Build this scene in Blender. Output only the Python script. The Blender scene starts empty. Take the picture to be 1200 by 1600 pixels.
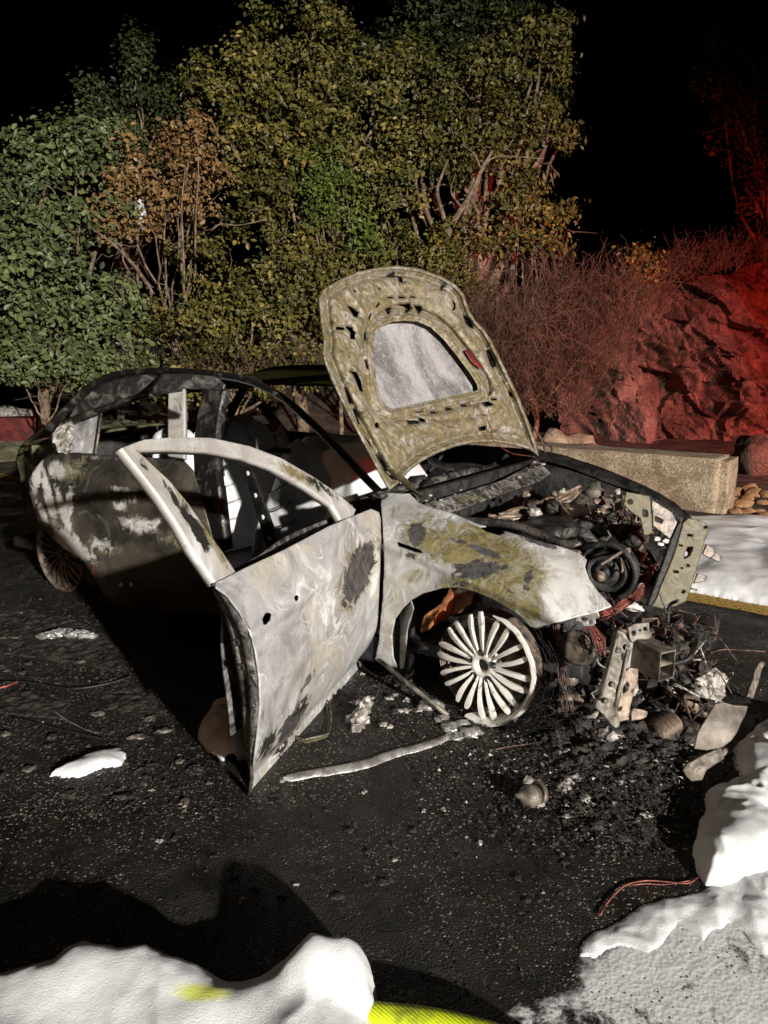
import bpy, bmesh, math, random
import numpy as np
from mathutils import Vector

random.seed(7)
rng = np.random.default_rng(11)
sc = bpy.context.scene
COL = sc.collection
R = math.radians

# ------------------------------------------------------------------ camera
H, FPX, PITCH = 1.38, 1150.0, R(12)
cam_d = bpy.data.cameras.new('camera')
cam = bpy.data.objects.new('camera', cam_d)
COL.objects.link(cam)
cam.location = (0, 0, H)
cam.rotation_euler = (R(90) - PITCH, 0, 0)
cam_d.sensor_fit = 'VERTICAL'
cam_d.sensor_height = 36.0
cam_d.lens = FPX / 1600 * 36.0
cam_d.clip_start = 0.05
cam_d.clip_end = 500
sc.camera = cam
sc.render.resolution_x, sc.render.resolution_y = 768, 1024

# ------------------------------------------------------------------ night sky
world = bpy.data.worlds.new('World')
sc.world = world
world.use_nodes = True
wn = world.node_tree
for n in list(wn.nodes):
    wn.nodes.remove(n)
sky = wn.nodes.new('ShaderNodeTexSky')
sky.sky_type = 'NISHITA'
sky.sun_disc = False
sky.sun_elevation = R(-4)
sky.sun_rotation = R(200)
bg = wn.nodes.new('ShaderNodeBackground')
bg.inputs['Strength'].default_value = 0.012
wo = wn.nodes.new('ShaderNodeOutputWorld')
wn.links.new(sky.outputs[0], bg.inputs[0])
wn.links.new(bg.outputs[0], wo.inputs[0])

sc.view_settings.view_transform = 'Standard'
sc.view_settings.look = 'None'
sc.view_settings.exposure = 0.0
sc.view_settings.gamma = 1.0
sc.cycles.max_bounces = 5
sc.cycles.diffuse_bounces = 3
sc.cycles.glossy_bounces = 3
sc.cycles.transparent_max_bounces = 6


def lamp(name, kind, loc, aim, power, color, radius=0.1, cone=None, blend=0.5):
    d = bpy.data.lights.new(name, kind)
    d.energy = power
    d.color = color
    d.shadow_soft_size = radius
    if kind == 'SPOT':
        d.spot_size = R(cone)
        d.spot_blend = blend
    o = bpy.data.objects.new(name, d)
    COL.objects.link(o)
    o.location = loc
    o.rotation_euler = (Vector(aim) - Vector(loc)).to_track_quat('-Z', 'Y').to_euler()
    return o


# the fire engine's scene floodlight (behind and right of the camera) and its red beacon
lamp('floodlight', 'SPOT', (10.2, -15.6, 6.2), (-2.9, 6.0, 1.4), 46000, (1.0, 0.968, 0.915), 0.22, 50, 0.8)
lamp('red_beacon', 'SPOT', (8.0, 2.2, 2.4), (5.2, 12.2, 0.9), 6200, (1.0, 0.055, 0.035), 0.08, 56, 0.9)
lamp('amber_beacon', 'SPOT', (-7.5, -1.5, 1.3), (-1.6, 3.2, 0.35), 130, (1.0, 0.50, 0.22), 0.08, 50, 0.9)
lamp('red_beacon', 'SPOT', (9.0, 0.5, 2.4), (0.6, 6.2, 0.8), 420, (1.0, 0.03, 0.02), 0.08, 60, 0.9)

# ------------------------------------------------------------------ projection helpers
cp, sp = math.cos(PITCH), math.sin(PITCH)
CAM = np.array([0, 0, H])


def ray(px, py):
    u = (np.asarray(px, float) - 600) / FPX
    v = (np.asarray(py, float) - 800) / FPX
    return np.stack([u, cp - v * sp, -sp - v * cp], -1)


def G(px, py, z=0.0):
    d = ray(px, py)
    return CAM + d * ((z - H) / d[..., 2])[..., None]


def WY(px, py, Y):
    d = ray(px, py)
    return CAM + d * (Y / d[..., 1])[..., None]


PSI = R(34.9)
CF = np.array([math.cos(PSI), -math.sin(PSI), 0])     # the car's forward
CO = np.array([-math.sin(PSI), -math.cos(PSI), 0])    # out of its near side
CZ = np.array([0, 0, 1.0])
ORG = G(770, 1135) - CO * 0.88


def C(cx, cy, z):
    return ORG + CF * cx + CO * cy + CZ * z


def to_car(p):
    q = p - ORG
    return q @ CF, q @ CO, p[..., 2]


def PC(px, py, cy):
    d = ray(px, py)
    t = (cy - (CAM - ORG) @ CO) / (d @ CO)
    return CAM + d * np.asarray(t)[..., None]


def PX(px, py, cx):
    d = ray(px, py)
    t = (cx - (CAM - ORG) @ CF) / (d @ CF)
    return CAM + d * np.asarray(t)[..., None]


def unit(v):
    v = np.asarray(v, float)
    return v / np.linalg.norm(v)


# ------------------------------------------------------------------ numpy noise
_perm = rng.random(4096)


def _h(i, j, k):
    n = (i * 73856093) ^ (j * 19349663) ^ (k * 83492791)
    return _perm[n & 4095]


def vnoise(p):
    p = np.asarray(p, float)
    i = np.floor(p).astype(np.int64)
    f = p - i
    f = f * f * (3 - 2 * f)
    x, y, z = i[..., 0], i[..., 1], i[..., 2]
    fx, fy, fz = f[..., 0], f[..., 1], f[..., 2]
    def L(a, b, t): return a + (b - a) * t
    return L(L(L(_h(x, y, z), _h(x+1, y, z), fx), L(_h(x, y+1, z), _h(x+1, y+1, z), fx), fy),
             L(L(_h(x, y, z+1), _h(x+1, y, z+1), fx), L(_h(x, y+1, z+1), _h(x+1, y+1, z+1), fx), fy), fz)


def fbm(p, oct=4, gain=0.5):
    p = np.asarray(p, float)
    s, a, n = 0, 1.0, 0
    for o in range(oct):
        s = s + a * vnoise(p * (2 ** o) + 17.3 * o)
        n += a
        a *= gain
    return s / n - 0.5


# ------------------------------------------------------------------ object helpers
ORIG = {}


def tag(o, label=None, cat=None, group=None, kind=None):
    if label: o['label'] = label
    if cat: o['category'] = cat
    if group: o['group'] = group
    if kind: o['kind'] = kind
    return o


def thing(name, loc, label, cat, group=None):
    o = bpy.data.objects.new(name, None)
    o.empty_display_size = 0.1
    COL.objects.link(o)
    o.location = Vector(np.asarray(loc, float))
    ORIG[o.name] = np.asarray(loc, float)
    return tag(o, label, cat, group)


def mk(name, verts, faces, mat, parent=None, smooth=True, attrs=None, base=False, edges=None):
    """one mesh object from world coordinates"""
    v = np.asarray(verts, float).reshape(-1, 3)
    c = (v.min(0) + v.max(0)) / 2
    if base:
        c[2] = v[:, 2].min()
    me = bpy.data.meshes.new(name)
    if isinstance(faces, np.ndarray):
        k = faces.shape[1]
        me.vertices.add(len(v))
        me.vertices.foreach_set('co', (v - c).ravel())
        me.loops.add(faces.size)
        me.loops.foreach_set('vertex_index', faces.ravel().astype(np.int32))
        me.polygons.add(len(faces))
        me.polygons.foreach_set('loop_start', np.arange(len(faces), dtype=np.int32) * k)
        me.polygons.foreach_set('loop_total', np.full(len(faces), k, np.int32))
        me.update(calc_edges=True)
    else:
        me.from_pydata([tuple(x) for x in (v - c)], [], faces)
    me.polygons.foreach_set('use_smooth', [smooth] * len(me.polygons))
    if attrs:
        for an, av in attrs.items():
            a = me.attributes.new(an, 'FLOAT', 'POINT')
            a.data.foreach_set('value', np.asarray(av, np.float32).ravel())
    me.materials.append(mat)
    o = bpy.data.objects.new(name, me)
    COL.objects.link(o)
    if parent is not None:
        o.parent = parent
        o.location = Vector(c - ORIG[parent.name])
    else:
        o.location = Vector(c)
    ORIG[o.name] = c
    return o


class MB:
    def __init__(s):
        s.v, s.f, s.n = [], [], 0

    def add(s, v, f):
        v = np.asarray(v, float).reshape(-1, 3)
        s.v.append(v)
        s.f += [tuple(i + s.n for i in q) for q in f]
        s.n += len(v)
        return s

    def tube(s, pts, rad, n=8, flat=1.0, cap=True, up=None):
        pts = np.asarray(pts, float)
        m = len(pts)
        rad = np.broadcast_to(np.asarray(rad, float), (m,))
        t = np.gradient(pts, axis=0)
        t /= np.linalg.norm(t, axis=1)[:, None] + 1e-12
        a = np.array(up if up is not None else [0.13, 0.21, 1.0], float)
        rings = []
        for i in range(m):
            b = a - t[i] * (a @ t[i])
            if np.linalg.norm(b) < 1e-3:
                b = np.cross(t[i], [1, 0.2, 0])
            b /= np.linalg.norm(b)
            a = b
            c = np.cross(t[i], b)
            for k in range(n):
                th = 2 * math.pi * k / n
                rings.append(pts[i] + rad[i] * (math.cos(th) * c + flat * math.sin(th) * b))
        f = []
        for i in range(m - 1):
            for k in range(n):
                k2 = (k + 1) % n
                f.append((i*n+k, i*n+k2, (i+1)*n+k2, (i+1)*n+k))
        if cap:
            f.append(tuple(range(n))[::-1])
            f.append(tuple(range((m-1)*n, m*n)))
        return s.add(rings, f)

    def box(s, c, ax, ay, az, bev=0.0):
        """ax, ay, az are half extent vectors"""
        c, ax, ay, az = [np.asarray(q, float) for q in (c, ax, ay, az)]
        v = []
        if bev <= 0:
            for i in (-1, 1):
                for j in (-1, 1):
                    for k in (-1, 1):
                        v.append(c + ax*i + ay*j + az*k)
            return s.add(v, [(0,1,3,2),(4,6,7,5),(0,4,5,1),(2,3,7,6),(0,2,6,4),(1,5,7,3)])
        bm = bmesh.new()
        bmesh.ops.create_cube(bm, size=2)
        L = [np.linalg.norm(q) for q in (ax, ay, az)]
        for q in bm.verts:
            q.co = Vector((q.co.x*L[0], q.co.y*L[1], q.co.z*L[2]))
        bmesh.ops.bevel(bm, geom=bm.edges[:], offset=bev, segments=2, affect='EDGES', profile=0.6)
        bm.verts.index_update()
        M = np.stack([unit(ax), unit(ay), unit(az)])
        v = np.array([tuple(q.co) for q in bm.verts]) @ M + c
        f = [tuple(x.index for x in q.verts) for q in bm.faces]
        bm.free()
        return s.add(v, f)

    def lathe(s, c, axis, prof, n=24, up=None):
        """prof: list of (distance along axis, radius)"""
        c, axis = np.asarray(c, float), unit(axis)
        a = np.cross(axis, [0, 0, 1.0])
        if np.linalg.norm(a) < 1e-3:
            a = np.array([1.0, 0, 0])
        a = unit(a)
        b = np.cross(axis, a)
        v, f = [], []
        for (h, r) in prof:
            for k in range(n):
                th = 2*math.pi*k/n
                v.append(c + axis*h + r*(math.cos(th)*a + math.sin(th)*b))
        for i in range(len(prof)-1):
            for k in range(n):
                k2 = (k+1) % n
                f.append((i*n+k, i*n+k2, (i+1)*n+k2, (i+1)*n+k))
        return s.add(v, f)

    def blob(s, c, r, sub=2, amp=0.35, freq=2.0, seed=0):
        bm = bmesh.new()
        bmesh.ops.create_icosphere(bm, subdivisions=sub, radius=1)
        bm.verts.index_update()
        u = np.array([tuple(q.co) for q in bm.verts])
        f = [tuple(x.index for x in q.verts) for q in bm.faces]
        bm.free()
        k = 1 + amp * 2 * fbm(u * freq + seed * 9.7 + 50, 3)
        return s.add(np.asarray(c, float) + u * k[:, None] * np.asarray(r, float), f)

    def build(s, name, mat, parent=None, smooth=True, **kw):
        return mk(name, np.concatenate(s.v), s.f, mat, parent, smooth, **kw)


def sharp(o, ang=35):
    me = o.data
    me.polygons.foreach_set('use_smooth', [True] * len(me.polygons))
    me.set_sharp_from_angle(angle=R(ang))
    return o


def solid(o, th, off=-1.0):
    m = o.modifiers.new('thickness', 'SOLIDIFY')
    m.thickness = th
    m.offset = off
    m.use_even_offset = False
    return o


def spline(pts, n):
    """Catmull-Rom through pts, n samples"""
    p = np.asarray(pts, float)
    p = np.vstack([2*p[0]-p[1], p, 2*p[-1]-p[-2]])
    m = len(p) - 3
    t = np.linspace(0, m - 1e-6, n)
    i = t.astype(int)
    u = (t - i)[:, None]
    a, b, c, d = p[i], p[i+1], p[i+2], p[i+3]
    return 0.5*((2*b) + (c-a)*u + (2*a-5*b+4*c-d)*u**2 + (3*b-a-3*c+d)*u**3)


def poly_sd(P, poly):
    """signed distance, negative inside"""
    poly = np.asarray(poly, float)
    x, y = P[..., 0], P[..., 1]
    d = np.full(x.shape, 1e18)
    ins = np.zeros(x.shape, bool)
    n = len(poly)
    for i in range(n):
        a, b = poly[i], poly[(i+1) % n]
        e = b - a
        wx, wy = x - a[0], y - a[1]
        t = np.clip((wx*e[0] + wy*e[1]) / (e @ e + 1e-12), 0, 1)
        d = np.minimum(d, (wx - t*e[0])**2 + (wy - t*e[1])**2)
        cr = ((a[1] > y) != (b[1] > y))
        with np.errstate(divide='ignore', invalid='ignore'):
            xi = a[0] + (y - a[1]) * e[0] / (e[1] if abs(e[1]) > 1e-12 else 1e-12)
        ins ^= cr & (x < xi)
    d = np.sqrt(d)
    return np.where(ins, -d, d)


def march(D, g, t0, t1, steps=160):
    """first hit of rays with the implicit surface g(cx, cy, z) = 0"""
    shp = D.shape[:-1]
    D = D.reshape(-1, 3)
    ts = np.linspace(t0, t1, steps)
    t_hit = np.full(len(D), t1)
    prev = None
    done = np.zeros(len(D), bool)
    for t in ts:
        P = CAM + D * t
        v = g(*to_car(P))
        if prev is not None:
            cr = (~done) & (np.sign(v) != np.sign(prev))
            if cr.any():
                w = prev[cr] / (prev[cr] - v[cr])
                t_hit[cr] = (t - (ts[1]-ts[0])) + w * (ts[1]-ts[0])
                done |= cr
        prev = v
    return (CAM + D * t_hit[:, None]).reshape(shp + (3,))


def blobs_mask(P, blobs):
    m = np.zeros(P.shape[:-1])
    for (x, y, rx, ry, ang, s) in blobs:
        c, q = math.cos(R(ang)), math.sin(R(ang))
        dx, dy = P[..., 0]-x, P[..., 1]-y
        u = (dx*c + dy*q)/rx
        w = (-dx*q + dy*c)/ry
        m = np.maximum(m, s*np.clip(1.35 - np.sqrt(u*u+w*w), 0, 1))
    return m


def sheet(name, outline, g, mat, parent, step=2.0, holes=(), t=(1.0, 6.0), masks=None, relief=None, thick=0.008, off=-1.0, dent=0.0, dfreq=6.0):
    """a real curved panel: the traced outline laid on the surface g of the car"""
    outline = np.asarray(outline, float)
    lo, hi = outline.min(0) - 2*step, outline.max(0) + 2*step
    xs = np.arange(lo[0], hi[0], step)
    ys = np.arange(lo[1], hi[1], step)
    P = np.stack(np.meshgrid(xs, ys), -1)

    def sd(Q):
        s = poly_sd(Q, outline)
        for h in holes:
            h = np.asarray(h, float)
            near = ((Q[..., 0] > h[:, 0].min()-4*step) & (Q[..., 0] < h[:, 0].max()+4*step) &
                    (Q[..., 1] > h[:, 1].min()-4*step) & (Q[..., 1] < h[:, 1].max()+4*step))
            if near.any():
                s[near] = np.maximum(s[near], -poly_sd(Q[near], h))
        return s
    ctr = (P[:-1, :-1] + P[1:, 1:]) / 2
    keep = sd(ctr) < 0
    ny, nx = P.shape[:2]
    cnt = np.zeros((ny, nx), int)
    cnt[:-1, :-1] += keep; cnt[1:, :-1] += keep; cnt[:-1, 1:] += keep; cnt[1:, 1:] += keep
    bnd = (cnt > 0) & (cnt < 4)
    e = 0.4
    Q = P[bnd]
    for _ in range(2):
        s0 = sd(Q)
        gx = (sd(Q + [e, 0]) - sd(Q - [e, 0])) / (2*e)
        gy = (sd(Q + [0, e]) - sd(Q - [0, e])) / (2*e)
        gn = gx*gx + gy*gy + 1e-6
        mv = np.stack([s0*gx/gn, s0*gy/gn], -1)
        L = np.linalg.norm(mv, axis=-1, keepdims=True)
        mv *= np.minimum(1, step*0.9/(L+1e-9))
        Q = Q - mv
    P[bnd] = Q
    used = cnt > 0
    idx = -np.ones((ny, nx), int)
    idx[used] = np.arange(used.sum())
    PP = P[used]
    V = march(ray(PP[:, 0], PP[:, 1]), g, t[0], t[1])
    if relief is not None:
        nrm, fn = relief
        vd = V - CAM
        vd /= np.linalg.norm(vd, axis=1)[:, None]
        V = V + vd * (fn(PP) / np.clip(vd @ np.asarray(nrm), -1, -.25))[:, None]
    if dent:
        dd = fbm(V*dfreq, 3) * dent
        vd = V - CAM
        V = V + vd/np.linalg.norm(vd, axis=1)[:, None] * dd[:, None]
    jj, ii = np.nonzero(keep)
    F = np.stack([idx[jj, ii], idx[jj+1, ii], idx[jj+1, ii+1], idx[jj, ii+1]], -1)
    at = {k: blobs_mask(PP, b) for k, b in (masks or {}).items()}
    o = mk(name, V, F, mat, parent, True, at)
    if thick:
        solid(o, thick, off)
    return o


# ------------------------------------------------------------------ materials
class NT:
    def __init__(s, name):
        s.m = bpy.data.materials.new(name)
        s.m.use_nodes = True
        s.t = s.m.node_tree
        for n in list(s.t.nodes):
            s.t.nodes.remove(n)
        s.out = s.t.nodes.new('ShaderNodeOutputMaterial')
        s.tc = s.t.nodes.new('ShaderNodeTexCoord')

    def n(s, typ, ins=None, **props):
        nd = s.t.nodes.new('ShaderNode' + typ)
        for k, v in props.items():
            setattr(nd, k, v)
        for k, v in (ins or {}).items():
            s.put(nd.inputs[k], v)
        return nd

    def put(s, sock, v):
        if isinstance(v, bpy.types.NodeSocket):
            s.t.links.new(v, sock)
        elif isinstance(v, tuple) and sock.type == 'RGBA' and len(v) == 3:
            sock.default_value = v + (1,)
        else:
            sock.default_value = v

    def obj(s):
        return s.tc.outputs['Object']

    def noise(s, scale, detail=4, rough=0.55, dist=0.0, vec=None):
        return s.n('TexNoise', {'Vector': vec or s.obj(), 'Scale': scale, 'Detail': detail, 'Roughness': rough, 'Distortion': dist}).outputs[0]

    def voro(s, scale, feature='F1', vec=None, out='Distance', rand=1.0):
        return s.n('TexVoronoi', {'Vector': vec or s.obj(), 'Scale': scale, 'Randomness': rand}, feature=feature).outputs[out]

    def math(s, op, a, b=0.0, c=0.0, clamp=False):
        nd = s.n('Math', {0: a, 1: b, 2: c}, operation=op)
        nd.use_clamp = clamp
        return nd.outputs[0]

    def ramp(s, v, a, b):
        return s.n('MapRange', {0: v, 1: a, 2: b, 3: 0.0, 4: 1.0}, interpolation_type='SMOOTHSTEP').outputs[0]

    def mix(s, f, a, b):
        nd = s.n('Mix', None, data_type='RGBA')
        s.put(nd.inputs[0], f)
        s.put(nd.inputs[6], a)
        s.put(nd.inputs[7], b)
        return nd.outputs[2]

    def attr(s, name):
        return s.n('Attribute', None, attribute_name=name).outputs['Fac']

    def bump(s, h, strength=0.3, dist=0.01, normal=None):
        ins = {'Strength': strength, 'Distance': dist, 'Height': h}
        if normal is not None:
            ins['Normal'] = normal
        return s.n('Bump', ins).outputs[0]

    def done(s, color, rough=0.6, metal=0.0, normal=None, spec=0.5, **extra):
        ins = {'Base Color': color, 'Roughness': rough, 'Metallic': metal, 'Specular IOR Level': spec}
        if normal is not None:
            ins['Normal'] = normal
        ins.update(extra)
        b = s.n('BsdfPrincipled', ins)
        s.t.links.new(b.outputs[0], s.out.inputs[0])
        return s.m


def warped(q, scale, amt, seed=0.0):
    """object coordinates pushed about by noise: gives the swirls of flowed, burnt paint"""
    nz = q.n('TexNoise', {'Vector': q.obj(), 'Scale': scale, 'Detail': 2.0, 'Roughness': 0.5})
    off = q.n('VectorMath', {0: nz.outputs['Color'], 1: (0.5 + seed, 0.5, 0.5)}, operation='SUBTRACT').outputs[0]
    sc_ = q.n('VectorMath', {0: off, 3: amt}, operation='SCALE').outputs[0]
    return q.n('VectorMath', {0: q.obj(), 1: sc_}, operation='ADD').outputs[0]


def burnt(name, light=(0.46, 0.44, 0.41), pale=(0.66, 0.645, 0.62), shade=(0.27, 0.255, 0.24),
          olive=(0.105, 0.088, 0.036), ochre=(0.235, 0.19, 0.075), olive_all=0.0, soot_all=0.0, rough=0.40, metal=0.25, lines=0.42, fs=4.2, bs_=0.6, wa=0.30, beige=(0.33, 0.295, 0.235)):
    q = NT(name)
    w = warped(q, 3.5, wa)
    flow = q.noise(fs, 7, 0.6, 1.4, w)
    ln = q.math('ABSOLUTE', q.math('SUBTRACT', q.noise(4.2, 3, 0.55, 2.2, w), 0.5))
    line = q.math('MULTIPLY', q.math('SUBTRACT', 1.0, q.ramp(ln, 0.0, 0.022)), q.ramp(q.noise(6.0, 3, 0.6), 0.45, 0.62))
    fine = q.noise(90, 3, 0.6)
    c = q.mix(q.ramp(flow, 0.30, 0.56), shade, light)
    c = q.mix(q.ramp(flow, 0.54, 0.66), c, pale)
    band = q.math('PINGPONG', q.math('MULTIPLY', q.noise(2.6, 5, 0.55, 1.0, w), 9.0), 0.5)
    bmask = q.math('MULTIPLY', q.ramp(band, 0.36, 0.47), q.ramp(q.noise(3.0, 3, 0.6), 0.42, 0.60))
    c = q.mix(q.math('MULTIPLY', bmask, min(1, lines*1.5)), c, pale)
    dmask = q.math('MULTIPLY', q.math('SUBTRACT', 1.0, q.ramp(band, 0.0, 0.10)), q.ramp(q.noise(3.7, 3, 0.6), 0.45, 0.62))
    c = q.mix(q.math('MULTIPLY', dmask, lines*1.3), c, shade)
    c = q.mix(q.math('MULTIPLY', line, lines*1.3), c, pale)
    crm = q.math('MULTIPLY', q.ramp(q.noise(3.3, 4, 0.6, 1.0, w), 0.50, 0.66), lines)
    c = q.mix(crm, c, (0.50, 0.45, 0.34))
    c = q.mix(q.math('MULTIPLY', q.ramp(q.noise(34, 5, 0.7, 0.8, w), 0.45, 0.75), 0.35), c, shade)
    c = q.mix(q.math('MULTIPLY', q.ramp(q.noise(2.2, 3, 0.6, 0.5), 0.40, 0.66), 0.40), c, q.mix(0.5, shade, (0.30, 0.25, 0.18)))
    big = q.noise(3.2, 4, 0.6, 0.8)
    edge = q.noise(18.0, 6, 0.72, 1.0, w)
    def m(attr, base, lo=0.42, hi=0.58):
        a = q.math('ADD', q.attr(attr), base)
        a = q.math('ADD', a, q.math('MULTIPLY', q.math('SUBTRACT', edge, 0.5), 1.5))
        return q.ramp(a, lo, hi)
    ol = m('olive', olive_all, 0.30, 0.72)
    oc = q.mix(q.ramp(q.noise(19, 6, 0.75, 1.2, w), 0.38, 0.64), olive, ochre)
    oc = q.mix(q.math('MULTIPLY', q.ramp(q.noise(9, 6, 0.7, 1.6, w), 0.48, 0.64), 0.70), oc, beige)
    oc = q.mix(q.math('MULTIPLY', q.ramp(q.noise(48, 4, 0.7), 0.50, 0.66), 0.55), oc, (0.085, 0.072, 0.04))
    c = q.mix(ol, c, oc)
    wh = m('white', 0.0, 0.34, 0.70)
    c = q.mix(wh, c, q.mix(q.ramp(flow, 0.4, 0.6), (0.36, 0.345, 0.32), (0.60, 0.58, 0.54)))
    dk = m('dark', 0.0, 0.47, 0.53)
    rim = q.math('MULTIPLY', m('dark', 0.0, 0.36, 0.44), q.math('SUBTRACT', 1.0, dk))
    c = q.mix(q.math('MULTIPLY', rim, 0.4), c, ochre)
    c = q.mix(dk, c, q.mix(q.ramp(q.noise(30, 5, 0.7, 0.5, w), 0.3, 0.72), (0.022, 0.02, 0.019), (0.11, 0.102, 0.095)))
    so = m('soot', soot_all, 0.40, 0.62)
    c = q.mix(so, c, q.mix(fine, (0.008, 0.008, 0.007), (0.028, 0.025, 0.021)))
    ru = m('rust', 0.0)
    c = q.mix(ru, c, q.mix(flow, (0.20, 0.055, 0.02), (0.36, 0.13, 0.05)))
    speck = q.math('MULTIPLY', q.math('GREATER_THAN', q.noise(120, 3, 0.6), 0.64), q.ramp(q.noise(9, 3, 0.6), 0.5, 0.65))
    c = q.mix(q.math('MULTIPLY', speck, 0.6), c, (0.05, 0.045, 0.035))
    hgt = q.math('ADD', q.math('MULTIPLY', flow, 0.8), q.math('MULTIPLY', q.math('ADD', dk, ol), -0.15))
    hgt = q.math('ADD', hgt, q.math('MULTIPLY', fine, 0.12))
    hgt = q.math('ADD', hgt, q.math('MULTIPLY', line, 0.10))
    nb = q.bump(hgt, bs_, 0.012)
    rr = q.math('ADD', rough, q.math('MULTIPLY', edge, 0.28))
    return q.done(c, rr, metal, nb, 0.45)


def simple(name, c1, c2, scale=12, rough=0.6, metal=0.0, bump=0.3, bscale=40, dist=0.006, lo=0.38, hi=0.62, spec=0.4, detail=5):
    q = NT(name)
    c = q.mix(q.ramp(q.noise(scale, detail, 0.6, 0.6), lo, hi), c1, c2)
    nb = q.bump(q.noise(bscale, 5, 0.65, 0.4), bump, dist)
    rr = q.math('ADD', rough - 0.1, q.math('MULTIPLY', q.noise(scale*2.3, 3, 0.6), 0.25))
    return q.done(c, rr, metal, nb, spec)


M = {}
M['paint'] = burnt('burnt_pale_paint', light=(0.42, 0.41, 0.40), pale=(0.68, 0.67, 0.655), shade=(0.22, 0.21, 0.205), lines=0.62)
M['frame'] = burnt('burnt_pale_frame', shade=(0.33, 0.30, 0.27))
M['hood'] = burnt('burnt_olive_panel', olive_all=0.66, bs_=0.30, rough=0.5, metal=0.15, lines=0.1, wa=0.05, olive=(0.095, 0.078, 0.036), ochre=(0.215, 0.172, 0.078), beige=(0.29, 0.258, 0.20))
M['beam'] = burnt('burnt_olive_beam', light=(0.2, 0.185, 0.16), pale=(0.34, 0.31, 0.27), shade=(0.1, 0.09, 0.075), olive_all=0.85, olive=(0.03, 0.024, 0.010), ochre=(0.085, 0.066, 0.022), lines=0.1, bs_=.3, beige=(0.10, 0.085, 0.055))
M['dark_body'] = burnt('sooty_body', light=(0.16, 0.15, 0.14), pale=(0.34, 0.32, 0.30), shade=(0.05, 0.046, 0.043), soot_all=0.50, olive=(0.11, 0.09, 0.035), ochre=(0.2, 0.16, 0.05), rough=0.42, lines=0.0, fs=9)
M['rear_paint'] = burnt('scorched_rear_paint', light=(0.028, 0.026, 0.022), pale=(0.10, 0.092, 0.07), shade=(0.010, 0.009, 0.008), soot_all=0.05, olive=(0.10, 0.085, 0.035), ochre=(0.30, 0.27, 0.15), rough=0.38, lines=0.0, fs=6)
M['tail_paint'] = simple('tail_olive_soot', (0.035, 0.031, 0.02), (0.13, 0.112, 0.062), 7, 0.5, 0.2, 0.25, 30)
M['skin'] = simple('grey_burnt_sheet', (0.24, 0.225, 0.22), (0.42, 0.40, 0.39), 5, 0.5, 0.2, 0.6, 90, 0.004, .3, .7)
M['soot'] = simple('soot_black', (0.006, 0.006, 0.006), (0.03, 0.027, 0.024), 14, 0.55, 0.0, 0.6, 60, 0.01)
M['pillar'] = simple('dark_scorched_pillar', (0.016, 0.0145, 0.013), (0.24, 0.22, 0.195), 13, 0.34, 0.4, 0.5, 40, 0.005, 0.48, 0.82)  # pale speckle paints in highlights as well as ash
M['cavity_shade'] = simple('matt_shade_black', (0.004, 0.004, 0.004), (0.012, 0.011, 0.010), 14, 0.95, 0.0, 0.3, 60, 0.01, spec=0.05)  # flat black that stands for the shade inside the bonnet cavity
M['soot_gloss'] = simple('wet_soot', (0.006, 0.006, 0.006), (0.022, 0.02, 0.018), 14, 0.3, 0.0, 0.6, 60, 0.01)
M['steel'] = simple('scorched_steel', (0.05, 0.042, 0.034), (0.19, 0.165, 0.13), 16, 0.5, 0.3, 0.35, 70, 0.003)
M['steel_pale'] = simple('pale_bare_metal', (0.22, 0.20, 0.18), (0.46, 0.43, 0.395), 14, 0.45, 0.3, 0.3, 80, 0.003)
M['alloy'] = simple('ashy_alloy', (0.14, 0.115, 0.09), (0.62, 0.58, 0.52), 26, 0.5, 0.2, 0.5, 120, 0.002, 0.30, 0.46)
M['alloy_dark'] = simple('sooty_alloy', (0.05, 0.042, 0.035), (0.17, 0.13, 0.10), 25, 0.45, 0.3, 0.4, 90, 0.003)
M['brown_metal'] = simple('brown_heat_metal', (0.10, 0.07, 0.05), (0.27, 0.205, 0.155), 20, 0.5, 0.35, 0.4, 80, 0.003)
M['rust'] = simple('orange_rust', (0.10, 0.035, 0.014), (0.42, 0.15, 0.05), 12, 0.7, 0.1, 0.5, 60, 0.006)
M['char'] = simple('charred_lump', (0.006, 0.005, 0.0045), (0.05, 0.04, 0.031), 22, 0.6, 0.0, 0.9, 70, 0.012)
M['ash'] = simple('grey_ash', (0.12, 0.105, 0.09), (0.48, 0.44, 0.39), 26, 0.8, 0.0, 0.9, 80, 0.008)
M['melt'] = simple('melted_aluminium', (0.20, 0.19, 0.18), (0.42, 0.405, 0.38), 24, 0.4, 0.45, 0.6, 50, 0.004)
M['copper'] = simple('heated_copper', (0.11, 0.03, 0.022), (0.34, 0.11, 0.075), 20, 0.5, 0.4, 0.2, 60, 0.002)
M['wire_dark'] = simple('burnt_wire', (0.02, 0.015, 0.013), (0.13, 0.075, 0.055), 30, 0.6, 0.3, 0.2, 60, 0.002)
M['twig'] = simple('dry_twig', (0.055, 0.032, 0.02), (0.15, 0.09, 0.055), 8, 0.8, 0, 0.3, 50, 0.004)
M['bark'] = simple('bark', (0.10, 0.065, 0.04), (0.27, 0.19, 0.125), 9, 0.85, 0, 0.6, 35, 0.01)
M['soil'] = simple('dark_soil', (0.025, 0.018, 0.012), (0.085, 0.062, 0.04), 3, 0.9, 0, 0.8, 9, 0.05)
M['grassy'] = simple('pale_dry_grass_ground', (0.12, 0.11, 0.055), (0.32, 0.30, 0.19), 5, 0.9, 0, 0.8, 40, 0.03)
M['stone'] = simple('tan_stone', (0.15, 0.10, 0.065), (0.36, 0.26, 0.17), 6, 0.85, 0, 0.8, 22, 0.02)
M['cord'] = simple('tyre_cord', (0.006, 0.006, 0.006), (0.022, 0.02, 0.018), 30, 0.5, 0.2, 0.1, 60, 0.002)
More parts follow.
